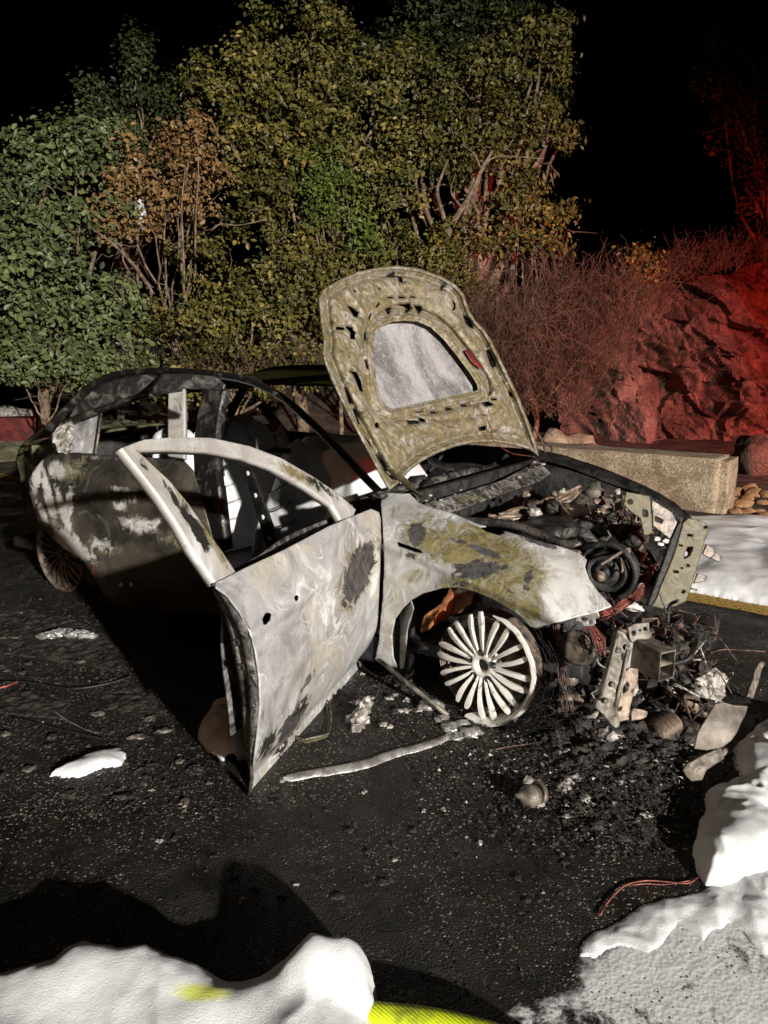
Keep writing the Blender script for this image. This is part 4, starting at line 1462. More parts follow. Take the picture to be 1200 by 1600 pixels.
def g_rear(off=0.0):
    def g(cx, cy, z):
        d = (cx-RH[0])*rn[0] + (cy-RH[1])*rn[1]
        b = np.where(z < 0.80, 0.06*(1 - ((np.clip(z, .0, 1)-0.50)/0.32)**2), 0.0073 - (z-0.80)*0.50)
        b = b + 0.014*np.exp(-((z-0.70)/0.02)**2) - 0.03*np.clip((.25-z)/.25, 0, 1)
        return d - b - off
    return g


rear_door = thing('rear_door', C(RH[0], RH[1], 0.1), None, None)
rear_door.parent = car
rear_door.location = Vector(ORIG[rear_door.name] - ORIG[car.name])
rear_door['label'] = 'blackened rear door standing ajar'
rd_out = [(82, 707), (66, 718), (53, 733), (44, 748), (46, 768), (50, 787), (55, 805), (62, 820), (80, 840), (100, 857), (130, 877), (146, 902), (160, 927), (172, 940), (187, 947), (233, 957), (280, 957), (330, 953), (352, 950), (348, 905), (340, 870), (325, 815), (312, 770), (302, 735), (290, 722), (250, 716), (213, 713), (143, 710), (110, 708)]
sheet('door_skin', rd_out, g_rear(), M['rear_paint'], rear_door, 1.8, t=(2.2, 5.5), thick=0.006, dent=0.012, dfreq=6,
      masks={'white': [(58, 745, 10, 40, 10, .8), (76, 775, 9, 60, -12, .85), (100, 800, 10, 55, -18, .75), (88, 735, 22, 20, 0, .7), (66, 800, 8, 30, -25, .7), (115, 852, 50, 16, 38, .85), (108, 790, 10, 40, 0, .6), (215, 820, 40, 17, 10, .68), (185, 790, 22, 12, 20, .6), (190, 765, 32, 7, 10, .62), (235, 822, 32, 10, -30, .66), (155, 850, 34, 14, 10, .56), (170, 716, 60, 6, 3, .5), (205, 780, 20, 12, 0, .5)],
             'olive': [(110, 735, 40, 30, 0, .5), (100, 800, 40, 40, 0, .35), (280, 840, 40, 20, 0, .5), (330, 800, 20, 40, 0, .5), (170, 860, 60, 14, 0, .4)],
             'rust': [(140, 890, 14, 22, -35, .52)],
             'soot': [(190, 740, 70, 20, 3, .4)]})
fr = MB()
fr.tube(spline([march(ray(x, y), g_rear(), 2.2, 5.5) for x, y in [(284, 606), (235, 615), (170, 636), (125, 652), (98, 664), (84, 684), (92, 708)]], 30), .022, 8, .8)
o = fr.build('window_frame', M['pillar'], rear_door)
o = sheet('frame_upright', [(263, 606), (287, 606), (288, 660), (287, 716), (262, 712), (262, 660)], g_rear(-.01), M['frame'], rear_door, 2.0, t=(2.2, 5.5), thick=.025, masks={'soot': [(275, 650, 20, 60, 0, .35)], 'olive': [(275, 700, 12, 14, 0, .4)]})
o = sheet('ash_crust', [(80, 680), (92, 665), (110, 658), (108, 680), (104, 706), (92, 708), (83, 695)], g_rear(.02), M['ash'], rear_door, 1.5, t=(2.2, 5.5), thick=.03, dent=.05, dfreq=30)
o = sheet('quarter_pane', [(113, 664), (156, 648), (153, 680), (148, 708), (107, 707)], g_rear(-.02), M['skin'], rear_door, 1.6, t=(2.2, 5.5), thick=.004, dent=.05, dfreq=14, masks={'olive': []})
MB().tube([march(ray(x, y), g_rear(.005), 2.2, 5.5) for x, y in [(158, 646), (154, 678), (149, 709)]], .007, 6).build('window_divider', M['steel'], rear_door)
for x in (190, 206):
    q = march(ray(x, 913), g_rear(.004), 2.2, 5.5)
    MB().blob(q, (.014, .014, .012), 2, .4, 2, x).build('foam_spot', M['foam'], rear_door)

# --- roof rails, pillars, roof
def tubepc(pts, n, rad, mat, name, flat=.75, parent=None, seg=10):
    P3 = spline([PC(x, y, c) for x, y, c in pts], n)
    return MB().tube(P3, rad, seg, flat).build(name, mat, parent or car)


rail = [(600, 776, .79), (562, 737, .77), (520, 693, .735), (478, 652, .70), (430, 614, .655), (380, 593, .62), (330, 585, .60), (270, 581, .59), (215, 583, .59), (175, 590, .61), (140, 610, .64), (110, 640, .68), (80, 672, .73)]
tubepc(rail, 240, np.interp(np.linspace(0, 1, 240), [0, .35, .5, .75, 1], [.028, .030, .036, .04, .05]), M['pillar'], 'roof_rail', flat=.55, seg=16)
_rr = [o_ for o_ in car.children if o_.name.startswith('roof_rail')][0]
_m = _rr.data
_co = np.array([tuple(v_.co) for v_ in _m.vertices])
_co += .006*np.stack([fbm(_co*9+s_*7, 4) for s_ in range(3)], -1)
_m.vertices.foreach_set('co', _co.ravel())
_m.update()
near = spline([PC(x, y, c) for x, y, c in rail], 60)
a_, b_, z_ = to_car(near)
farr = ORG + a_[:, None]*CF - b_[:, None]*CO + z_[:, None]*CZ
MB().tube(farr, .035, 8, .8).build('roof_rail', M['soot'], car)
sheet('roof_side', [(178, 592), (215, 586), (290, 583), (335, 588), (352, 600), (350, 610), (287, 606), (230, 617), (165, 640), (122, 656), (100, 664), (120, 632), (145, 610)], lambda cx, cy, z: cy - (.57 + .55*np.clip(1.30-z, 0, 1)), M['pillar'], car, 2.0, t=(2.4, 6), thick=.02, dent=.012, dfreq=5, masks={'olive': [(200, 622, 70, 6, -18, .6), (150, 640, 40, 6, -20, .6)], 'white': [(240, 600, 60, 4, -6, .5)]})
# roof panel between the rails, sagging with the heat
V, F = [], []
sel = range(24, 50)
nb_ = 22
for i in sel:
    for k in range(nb_):
        s = k/(nb_-1)
        p = near[i]*(1-s) + farr[i]*s
        sag = -0.055*math.sin(math.pi*s)**.7 + 0.03*float(fbm(np.array([p*3.0]), 3)[0]) + .015
        V.append(p + CZ*sag)
n_ = len(list(sel))
for i in range(n_-1):
    for k in range(nb_-1):
        F.append((i*nb_+k, i*nb_+k+1, (i+1)*nb_+k+1, (i+1)*nb_+k))
solid(mk('roof_panel', V, F, M['pillar'], car), .01)
# header over the windscreen opening
MB().tube(spline([near[24] - CZ*.02, (near[24]+farr[24])/2 + CZ*.0, farr[24] - CZ*.02], 14), .03, 8, .6).build('windscreen_header', M['soot'], car)
MB().tube(spline([near[50], (near[50]+farr[50])/2 + CZ*.03, farr[50]], 14), .04, 8, .6).build('rear_header', M['soot'], car)
# centre pillars
o = sheet('centre_pillar', [(318, 604), (350, 606), (342, 640), (336, 690), (338, 740), (345, 800), (352, 860), (330, 868), (318, 800), (304, 745), (302, 700), (308, 650)], lambda cx, cy, z: cy - (.87 - .42*np.clip(z-.78, 0, 1)), M['pillar'], car, 2.0, t=(2.2, 5.5), thick=.05, masks={'olive': [(325, 730, 20, 40, 0, .5)], 'white': [(333, 660, 4, 60, 5, .4)]})
MB().tube([C(-1.62, -.88, .2), C(-1.65, -.86, .8), C(-1.76, -.62, 1.24)], .05, 8, .6).build('centre_pillar', M['soot'], car)
# tail quarter
def g_tail(cx, cy, z):
    return cy - (.82 - .55*np.clip(z-.66, 0, 1) - .45*np.clip(-2.95-cx, 0, 1)**1.2*.9 - .06*np.clip(.5-z, 0, 1))


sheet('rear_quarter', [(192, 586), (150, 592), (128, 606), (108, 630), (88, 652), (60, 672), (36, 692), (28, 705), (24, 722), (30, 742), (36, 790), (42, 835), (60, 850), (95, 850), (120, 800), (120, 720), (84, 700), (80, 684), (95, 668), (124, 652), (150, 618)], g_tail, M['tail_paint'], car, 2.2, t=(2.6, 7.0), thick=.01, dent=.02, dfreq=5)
# boot lid and rear panel, in soot
V, F = [], []
for i, cx in enumerate(np.linspace(-2.95, -3.55, 8)):
    for k, cy in enumerate(np.linspace(.66, -.72, 12)):
        V.append(C(cx, cy, .90 - .10*(i/7)**2 + .03*math.sin(math.pi*k/11)))
for i in range(7):
    for k in range(11):
        F.append((i*12+k, i*12+k+1, (i+1)*12+k+1, (i+1)*12+k))
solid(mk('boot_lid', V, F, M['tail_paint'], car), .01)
MB().box(C(-3.54, -.03, .60), CF*.012, CO*.62, CZ*.22, .004).build('rear_panel', M['tail_paint'], car)
MB().box(C(-3.5, -.0, .36), CF*.03, CO*.55, CZ*.05, .01).build('rear_crash_beam', M['soot'], car)

# floor, sills, far side
MB().box(C(-1.75, 0, .20), CF*1.75, CO*.80, CZ*.03, .01).build('floor_pan', M['soot'], car)
MB().box(C(-1.6, .80, .17), CF*1.05, CO*.07, CZ*.06, .02).build('sill', M['soot'], car)
MB().box(C(-1.6, -.82, .17), CF*1.05, CO*.07, CZ*.06, .02).build('sill', M['soot'], car)
for (x0, x1) in ((-.60, -1.60), (-1.64, -2.7)):
    MB().box(C((x0+x1)/2, -.88, .50), CF*(abs(x1-x0)/2), CO*.03, CZ*.33, .02).build('far_door', M['soot'], car)
MB().box(C(-3.1, -.80, .58), CF*.42, CO*.03, CZ*.30, .02).build('far_quarter', M['soot'], car)
MB().box(C(-.56, -.02, .50), CF*.02, CO*.78, CZ*.30, .01).build('bulkhead', M['soot'], car)
MB().box(C(-2.85, 0, .55), CF*.03, CO*.72, CZ*.33, .02).build('rear_bulkhead', M['soot'], car)
MB().tube([C(-2.15, .87, .14), C(-2.4, .86, .14), C(-2.55, .85, .30), C(-2.6, .84, .5)], .05, 8).build('inner_arch', M['soot'], car)
# dashboard cross beam, steering column
MB().tube([C(-.85, .70, .70), C(-.82, .2, .73), C(-.82, -.3, .73), C(-.85, -.75, .70)], .035, 8).build('dashboard_beam', M['dark_body'], car)
for i in range(26):
    mb = MB()
    mb.blob(C(-.78 + random.uniform(-.12, .1), random.uniform(-.65, .65), .64 + random.uniform(-.1, .1)), np.array([.05, .06, .05])*random.uniform(.5, 1.4), 2, .6, 2, i)
    mb.build('dashboard_remains', M['char'], car)
MB().tube([C(-.80, -.36, .70), C(-1.05, -.36, .80)], .022, 8).build('steering_column', M['soot'], car)
aa_ = np.linspace(0, 2*math.pi, 28)
wdir = unit(CF*-.85 + CZ*.5)
w2 = unit(np.cross(wdir, CO))
MB().tube([C(-1.07, -.36, .81) + .18*(math.cos(a)*CO + math.sin(a)*w2) for a in aa_], .011, 6, cap=False).build('steering_wheel', M['soot'], car)

# seat frames: perforated side members with a wire back, foam lying over them
def seat(cx, cy):
    s = thing('seat_frame', C(cx, cy, .22), None, None)
    s.parent = car
    s.location = Vector(ORIG[s.name] - ORIG[car.name])
    for sy in (-.22, .22):
        V, F = [], []
        prof = [(0.10, .26), (.03, .30), (-.03, .45), (-.10, .62), (-.18, .80), (-.22, .86)]
        for i, (x, z) in enumerate(prof):
            w = .055 - .03*i/5
            for q in (-1, 1):
                V.append(C(cx + x - .1 + q*w, cy + sy, z))
        for i in range(5):
            F.append((i*2, i*2+1, i*2+3, i*2+2))
        o = mk('side_member', V, F, M['soot_gloss'], s, False)
        solid(o, .02, 0)
        for i in range(6):
            t = .2 + .12*i
            x = np.interp(t, np.linspace(0, 1, 6), [p_[0] for p_ in prof]); z = np.interp(t, np.linspace(0, 1, 6), [p_[1] for p_ in prof])
            MB().lathe(C(cx + x - .1, cy + sy, z) - CO*.0135, CO, [(0, 0), (0, .012), (.027, .012), (.027, 0)], 10).build('slot', M['foam'], s)
    MB().tube([C(cx-.31, cy-.22, .86), C(cx-.32, cy, .89), C(cx-.31, cy+.22, .86)], .016, 8).build('top_rail', M['soot_gloss'], s)
    MB().tube([C(cx-.05, cy-.22, .30), C(cx-.04, cy+.22, .30)], .018, 8).build('pivot_tube', M['soot_gloss'], s)
    for k in range(5):
        z = .42 + .09*k
        x = np.interp(z, [.3, .86], [-.08, -.31])
        MB().tube(spline([C(cx+x, cy-.22, z), C(cx+x-.03, cy-.08, z+.02), C(cx+x-.03, cy+.08, z-.01), C(cx+x, cy+.22, z)], 10), .004, 4).build('back_wire', M['soot_gloss'], s)
    for sx in (.05, -.30):
        MB().box(C(cx+sx, cy, .245), CF*.03, CO*.24, CZ*.02).build('seat_rail', M['soot_gloss'], s)
    return s


seat(-1.25, .38)
seat(-1.25, -.38)
seat(-2.25, .34)
seat(-2.25, -.34)
for (a, b, z) in [(-1.62, .30, .97), (-1.60, .46, .96), (-2.6, .3, .96)]:
    MB().tube([C(a, b, z-.14), C(a-.01, b, z)], .007, 6).build('headrest_post', M['steel'], car)
#@@FRONT
# --- engine bay
MB().box(C(-.18, 0, .15), CF*.40, CO*.55, CZ*.03, .01).build('undertray', M['soot'], car)
# far wing and inner wing
V, F = [], []
top = [(-.60, .835), (-.30, .785), (0.0, .70), (.15, .64), (.24, .585), (.29, .54)]
T3 = spline([np.array([a, -.80, z]) for a, z in top], 24)
for i, (a, b, z) in enumerate(T3):
    bb_ = -.80 + .12*max(0, a-.1)**1.2
    for k, (db, dz) in enumerate([(.10, -.03), (.04, .0), (0, 0.004), (-.05, -.02), (-.085, -.10), (-.09, -.22)]):
        V.append(C(a, bb_ + db + .02*float(fbm(np.array([[a*14, k, 0]]), 3)[0]), z + dz + .035*float(fbm(np.array([[a*9, 3, k*.3]]), 3)[0])))
for i in range(23):
    for k in range(5):
        F.append((i*6+k, i*6+k+1, (i+1)*6+k+1, (i+1)*6+k))
solid(mk('far_wing', V, F, M['soot_gloss'], car), .006)
V, F = [], []
for i, (a, b, z) in enumerate(T3):
    for k, t in enumerate(np.linspace(0, 1, 8)):
        V.append(C(a, -.70 + .04*math.sin(t*6), z - .04 - t*(z-.25)))
for i in range(23):
    for k in range(7):
        F.append((i*8+k, i*8+k+1, (i+1)*8+k+1, (i+1)*8+k))
solid(mk('inner_wing', V, F, M['soot'], car), .006)
# cowl beam below the windscreen
P3 = spline([PC(x, y, c) for x, y, c in [(650, 792, .62), (690, 785, .45), (735, 773, .22), (785, 757, -.08), (825, 740, -.38), (852, 722, -.62)]], 30)
CBP, CBN = C(-.47, 0, .775), unit(CZ + CF*.75)
def g_cowl(cx, cy, z):
    return (cx+.47)*float(CBN@CF) + 0*cy + (z-.775)*CBN[2] + .05*(cy)**2


sheet('cowl_beam', [(650, 795), (668, 784), (700, 776), (740, 764), (785, 750), (825, 728), (852, 706), (866, 716), (866, 735), (845, 750), (800, 766), (760, 780), (720, 795), (690, 800)], g_cowl, M['dark_body'], car, 1.6, t=(2.0, 5.5), thick=.02, dent=.03, dfreq=14, masks={'white': [(700, 785, 30, 8, -10, .6), (760, 770, 16, 6, 0, .55), (790, 760, 10, 5, 0, .5)], 'olive': [(735, 780, 50, 12, -15, .6), (830, 735, 30, 14, -30, .4)]})
for i in range(34):
    mb = MB()
    t = random.random()
    p = P3[int(t*29)] + rng.normal(size=3)*np.array([.03, .03, .008]) + CZ*.012
    mb.blob(p, np.array([.014, .012, .006])*random.uniform(.3, 1.1), 2, .6, 2, i)
    mb.build('cowl_residue', M['ash' if i % 3 else 'char'], car)
# near inner wing rail under the bonnet gap
P3 = spline([PC(x, y, c) for x, y, c in [(690, 812, .66), (740, 815, .62), (800, 820, .60), (850, 838, .58), (890, 852, .60)]], 16)
MB().tube(P3, .03, 8, .6).build('wing_rail', M['char'], car)
# strut tower with its top mount
cst = PC(925, 800, -.40)
ax_ = unit(CZ + CF*.10 + CO*.12)
MB().lathe(cst - ax_*.14, ax_, [(0, .13), (.10, .125), (.19, .115), (.225, .09), (.235, .058), (.235, .048), (.265, .045), (.27, .028), (.30, .024), (.30, 0)], 30).build('strut_tower', M['steel'], car)
MB().box(PC(932, 806, -.26), CF*.035, CO*.004, CZ*.04, .003).build('tower_plate', M['steel_pale'], car)
MB().tube(spline([PC(x, y, -.25) for x, y in [(880, 815), (895, 806), (915, 803), (938, 806), (942, 816), (932, 822)]], 20), .006, 6).build('tower_pipe', M['steel'], car)
# brown twisted loom across the bay
P3 = spline([PC(x, y, c) for x, y, c in [(775, 812, .25), (815, 800, .1), (850, 790, -.1), (880, 775, -.25), (905, 762, -.35)]], 26)
mb = MB()
for i in range(9):
    off = rng.normal(size=(6, 3))*.014
    mb.tube(spline(P3[::5] + off, 30), .009, 6)
mb.build('melted_loom', M['brown_metal'], car)
for i, (px, py, r) in enumerate([(780, 815, .03), (800, 806, .024), (835, 800, .026)]):
    MB().blob(PC(px, py, .15), (r*1.4, r, r*.8), 3, .6, 2, i).build('melted_lump', M['ash'], car)

# engine block, heads, black molten mass
mb = MB()
mb.box(C(-.02, .0, .44), CF*.19, CO*.34, CZ*.16, .03)
mb.box(C(-.10, .0, .60), CF*.10, CO*.30, CZ*.06, .03)
mb.box(C(.12, -.10, .50), CF*.08, CO*.26, CZ*.10, .03)
mb.build('engine_block', M['soot_gloss'], car)
mb = MB()
for i in range(4):
    mb.tube(spline([C(-.02, -.25+.16*i, .62), C(.08, -.25+.16*i, .64), C(.16, -.24+.16*i, .56)], 8), .024, 8)
mb.build('intake_runners', M['dark_body'], car)
for i in range(70):
    px, py = random.uniform(900, 1005), random.uniform(822, 885)
    if i > 44:
        px, py = random.uniform(820, 890), random.uniform(785, 850)
    p = PC(px, py, random.uniform(-.35, .12))
    MB().blob(p, np.array([.034, .036, .03])*random.uniform(.45, 1.25), 2, .8, 2.4, i).build('charred_lump', M['char' if i % 3 else random.choice(['brown_metal', 'ash', 'steel'])], car)
mb = MB()
for i in range(110):
    px, py = random.uniform(890, 1010), random.uniform(800, 900)
    p = PC(px, py, random.uniform(-.3, .1))
    q = p + rng.normal(size=3)*.05
    mb.tube(spline([p, (p+q)/2 + rng.normal(size=3)*.02, q], 7), random.uniform(.002, .005), 4)
mb.build('burnt_hoses', M['wire_dark'], car)['kind'] = 'stuff'
mb = MB()
for i in range(60):
    p = PC(random.uniform(965, 1005), random.uniform(800, 870), random.uniform(-.35, -.1))
    q = p + np.array([random.gauss(0, .012), random.gauss(0, .012), random.uniform(.015, .05)])
    mb.tube([p, q], random.uniform(.002, .004), 4)
mb.build('wire_ends', M['brown_metal'], car)['kind'] = 'stuff'

for i in range(60):
    p = PC(random.uniform(800, 1000), random.uniform(765, 850), random.uniform(-.45, .1))
    MB().blob(p, np.array([.022, .02, .016])*random.uniform(.4, 1.3), 2, 1.0, 2.6, i+500).build('bay_residue', M[random.choice(['brown_metal', 'ash', 'char', 'char', 'steel'])], car, i % 2 == 0)
# timing cover and crank pulley
pc = PC(948, 893, .36)
pax = unit(CO + CF*.10 + CZ*.10)
MB().lathe(pc - pax*.06, pax, [(0, .118), (.05, .118), (.056, .112), (.05, .104), (.02, .10), (.012, .05), (.0, .0)], 40).build('timing_cover', M['soot'], car)
MB().lathe(pc - pax*.02, pax, [(0, .085), (.012, .088), (.014, .08), (.02, .078), (.022, .083), (.034, .083), (.036, .07), (.022, .064), (.022, .05), (.036, .046), (.040, .03), (.030, .026), (.03, .018), (.044, .016), (.046, 0)], 40).build('crank_pulley', M['soot'], car)
cp2 = PC(905, 873, .34)
MB().lathe(cp2 - pax*.02, pax, [(0, .045), (.02, .048), (.022, .04), (.01, .035), (.012, .0)], 24).build('idler_pulley', M['soot_gloss'], car)
def ringpts(c, r, ax, a0, a1, n):
    a = unit(np.cross(ax, CZ)); b = np.cross(ax, a)
    return [c + r*(math.cos(t)*a + math.sin(t)*b) for t in np.linspace(a0, a1, n)]


MB().tube(spline([cp2 + CZ*.05 + pax*.01] + [pc + pax*.01 + (math.cos(t)*CF + math.sin(t)*CZ)*.115 for t in np.linspace(R(120), R(-60), 14)], 40), .008, 6, 1.6).build('drive_belt', M['soot'], car)
# white residue, red wires
MB().blob(PC(1003, 928, .20), (.045, .03, .05), 3, .6, 2.2, 5).build('pale_residue', M['cloth'], car)
MB().blob(PC(990, 948, .25), (.04, .028, .022), 3, .6, 2.4, 6).build('pale_residue', M['cloth'], car)
for n_, pts, m_ in [(30, [(1018, 885, .0), (1008, 905, .15), (996, 930, .28), (975, 945, .36), (955, 955, .42), (938, 962, .48)], 'copper'),
                   (16, [(915, 975, .55), (925, 985, .56), (938, 1005, .57), (942, 1018, .57)], 'copper'),
                   (12, [(870, 975, .62), (874, 1010, .62), (880, 1060, .64), (884, 1095, .66), (888, 1130, .68)], 'wire_dark')]:
    mb = MB()
    base = np.array([PC(x, y, c) for x, y, c in pts])
    for i in range(n_):
        P = base + rng.normal(size=base.shape)*.007 + rng.normal(size=3)*.006
        mb.tube(spline(P, 24), .0017, 4, cap=False)
    mb.build('wire_bundle', M[m_], car)

# far side headlamp panel and brackets
sheet('lamp_panel', [(1018, 780), (1050, 800), (1066, 830), (1050, 845), (1020, 822)], lambda cx, cy, z: cx - .32 + .2*(cy+.6), M['alloy_dark'], car, 1.8, t=(2.2, 6), thick=.005, holes=[[(1024, 806), (1036, 812), (1034, 818), (1023, 814)]])
sheet('support_bracket', [(978, 768), (1016, 775), (1018, 800), (1020, 834), (1006, 838), (1000, 810), (985, 800), (974, 788)], lambda cx, cy, z: cx - .22 + .3*(cy+.5), M['beam'], car, 1.8, t=(2.2, 6), thick=.006, holes=[[(984+4*math.cos(a), 784+4*math.sin(a)) for a in np.linspace(0, 6.28, 9)[:-1]], [(1004, 796), (1012, 798), (1012, 808), (1004, 806)]], masks={})
MB().tube([PC(1038, 808, -.55), PC(1032, 840, -.50)], .012, 6, .4).build('lamp_bracket', M['soot'], car)
MB().box(PC(1048, 824, -.56), CF*.004, CO*.022, CZ*.018).build('lamp_bracket', M['soot'], car)
MB().tube([PC(1000, 806, -.42), PC(1022, 834, -.40)], .004, 6).build('stay_rod', M['rust'], car)
for i, (px, py) in enumerate([(1026, 842), (1040, 845), (1032, 850)]):
    MB().blob(PC(px, py, -.42), (.02, .014, .012), 2, .6, 2, i).build('pale_residue', M['cloth'], car)

# upper cross member, hanging down toward the near side
T, B = C(.36, -.62, .565), C(.37, .32, .345)
bax = unit(B-T)
bn = unit(CF*.62 + CZ*.75); bn = unit(bn - bax*(bn @ bax))
def g_beam(cx, cy, z):
    P = ORG + cx[..., None]*CF + cy[..., None]*CO + z[..., None]*CZ
    return (P - T) @ bn


def rect(cx, cy, w, h, a):
    c, s = math.cos(R(a)), math.sin(R(a))
    return [(cx + x*c - y*s, cy + x*s + y*c) for x, y in [(-w, -h), (w, -h), (w, h), (-w, h)]]


cr6 = lambda pts: crop(980, 760, 7.5, pts)
sheet('cross_member', cr6([(640, 420), (700, 372), (790, 385), (880, 415), (925, 460), (935, 510), (890, 640), (850, 790), (810, 920), (775, 1040), (740, 1150), (705, 1260), (670, 1345), (560, 1400), (400, 1430), (270, 1400), (330, 1300), (380, 1150), (450, 1000), (510, 850), (560, 700), (600, 560)]),
      g_beam, M['beam'], car, 1.4, t=(2.0, 6), thick=.03, off=0,
      holes=[cr6(rect(720, 572, 32, 12, 8)), cr6([(690, 710), (760, 705), (720, 810), (645, 850), (660, 770)]), cr6(rect(690, 925, 25, 14, 10)), cr6(rect(555, 998, 32, 14, 8)), cr6(rect(612, 690, 30, 8, 8)), cr6(rect(900, 478, 18, 14, -20)), cr6(rect(625, 955, 14, 10, 0)), cr6(rect(640, 1230, 22, 18, -30))],
      masks={'white': [], 'dark': [(1085, 825, 20, 12, 0, .5), (1060, 870, 8, 40, 20, .3)]})
sheet('cross_member_side', cr6([(600, 415), (645, 425), (602, 565), (562, 705), (512, 855), (452, 1005), (382, 1155), (332, 1305), (272, 1405), (225, 1400), (300, 1200), (400, 930), (500, 640)]), g_beam, M['soot'], car, 1.6, t=(2.0, 6), thick=.02, off=0)
for pts in [[(1104, 850), (1116, 858), (1120, 868), (1108, 872), (1098, 866)], [(1118, 862), (1128, 870), (1124, 879), (1110, 872)], [(1090, 895), (1106, 900), (1102, 908), (1084, 912)], [(1080, 918), (1090, 921), (1089, 924), (1079, 921)]]:
    sheet('beam_bracket', pts, lambda cx, cy, z: cx - .44, M['alloy_dark'], car, 1.4, t=(2, 6), thick=.008)

# lower front: latch channel, gusset and crash box stub
cr7 = lambda pts: crop(900, 940, 6.667, pts)
def g_ch(off, tilt=.35):
    return lambda cx, cy, z: cx - .47 - off + tilt*(cy-.5) + .10*(z-.3)


sheet('front_upright', cr7([(430, 300), (500, 320), (560, 420), (580, 500), (545, 620), (520, 700), (480, 830), (440, 1000), (430, 1140), (455, 1290), (420, 1320), (370, 1290), (290, 1180), (190, 1100), (215, 1050), (260, 900), (320, 760), (360, 600), (400, 420)]), g_ch(0), M['steel'], car, 1.2, t=(1.8, 5), thick=.02,
      holes=[cr7([(225, 960), (275, 955), (260, 1030), (215, 1040)]), cr7([(470, 560), (490, 540), (492, 600), (475, 620)])], dent=.02, dfreq=20)
MB().tube([march(ray(*p_), g_ch(.012), 1.8, 5) for p_ in cr7([(545, 500), (490, 760), (440, 960), (415, 1090)])], .006, 8).build('upright_rib', M['steel'], car)
MB().tube([march(ray(*p_), g_ch(.010), 1.8, 5) for p_ in cr7([(440, 320), (390, 520), (330, 760), (250, 1000)])], .005, 8).build('upright_rib', M['steel'], car)
sheet('gusset_plate', cr7([(560, 690), (650, 700), (645, 830), (600, 960), (565, 1100), (550, 1230), (450, 1250), (425, 1140), (460, 1000), (475, 860), (500, 740)]), g_ch(.035), M['brown_metal'], car, 1.2, t=(1.8, 5), thick=.008,
      holes=[cr7([(500, 880), (535, 835), (555, 865), (535, 930), (485, 965), (490, 910)]), cr7([(430, 1110), (480, 1088), (475, 1135), (430, 1148)]), cr7([(570, 920), (600, 905), (595, 945), (572, 955)])])
sheet('upper_gusset', cr7([(540, 270), (600, 235), (700, 222), (760, 215), (775, 330), (765, 390), (640, 395), (585, 430), (560, 380)]), g_ch(.02), M['steel'], car, 1.2, t=(1.8, 5), thick=.012,
      holes=[cr7([(600+22*math.cos(a), 330+28*math.sin(a)) for a in np.linspace(0, 6.28, 9)[:-1]]), cr7([(665+14*math.cos(a), 300+12*math.sin(a)) for a in np.linspace(0, 6.28, 9)[:-1]]), cr7([(720+20*math.cos(a), 285+22*math.sin(a)) for a in np.linspace(0, 6.28, 9)[:-1]])])
sheet('lower_tongue', cr7([(600, 1110), (700, 1130), (750, 1150), (735, 1200), (690, 1225), (580, 1240), (575, 1160)]), g_ch(.03), M['brown_metal'], car, 1.2, t=(1.8, 5), thick=.008)
for x, y in [(430, 505), (520, 475), (370, 860), (300, 1030)]:
    q = march(ray(*cr7([(x, y)])[0]), g_ch(.0), 1.8, 5)
    MB().lathe(q, CF, [(0, .009), (.007, .008), (.009, .005), (.009, 0)], 8).build('bolt', M['steel'], car)
# hollow box stub
fo = PX(*cr7([(950, 668)])[0], .60)
bx_ax = unit(CF + CZ*-.06 + CO*.50); bo = unit(CO - bx_ax*(CO @ bx_ax)); bz = np.cross(bo, bx_ax); bz = bz if bz[2] > 0 else -bz
V, F = [], []
for (h, k) in [(0, 1.0), (0, .90), (-.12, .90), (-.12, 1.0)]:
    for sy, sz in ((-1, -1), (1, -1), (1, 1), (-1, 1)):
        V.append(fo + bx_ax*h + (bo*.036*sy + bz*.052*sz)*k + (bo*.004*sz if h == 0 else 0))
for r in range(3):
    for k in range(4):
        k2 = (k+1) % 4
        F.append((r*4+k, r*4+k2, (r+1)*4+k2, (r+1)*4+k))
F += [(12, 13, 1, 0), (13, 14, 2, 1), (14, 15, 3, 2), (15, 12, 0, 3)]
o = mk('crash_box', V, F, M['steel'], car, False)
MB().box(fo - bx_ax*.05, bx_ax*.045, bo*.0325, bz*.002).build('crash_box_web', M['steel'], car)
MB().box(fo - bx_ax*.124, bx_ax*.005, bo*.05, bz*.062, .003).build('crash_box_flange', M['steel_pale'], car)
# springs, hub parts and rods below the wing
MB().lathe(PC(905, 1010, .52), unit(CO), [(0, .07), (.02, .075), (.03, .06), (.02, .03), (.03, 0)], 24).build('horn_disc', M['alloy_dark'], car)
MB().tube(ringpts(PC(947, 1030, .48), .035, unit(CO+CF*.3), 0, 5.2, 18), .005, 6).build('hose_clip', M['steel'], car)
MB().tube([C(-.53, .88, .14), PC(640, 1070, .92), G(700, 1118, .012)], .010, 8).build('sill_rod', M['steel'], car)
MB().tube(spline([C(-.5, .1, .16), C(-.2, .5, .15), C(-.03, .72, .20)], 10), .022, 8).build('suspension_arm', M['soot'], car)
MB().box(PC(1025, 1000, .25), CF*.03, CO*.035, CZ*.045, .006).build('mount_block', M['brown_metal'], car)
MB().box(PC(1080, 985, -.15), CF*.10, CO*.09, CZ*.05, .008).build('burnt_box', M['soot'], car)
MB().blob(PC(985, 1075, .45), (.03, .03, .035), 3, .5, 2.5, 3).build('melted_lump', M['ash'], car)
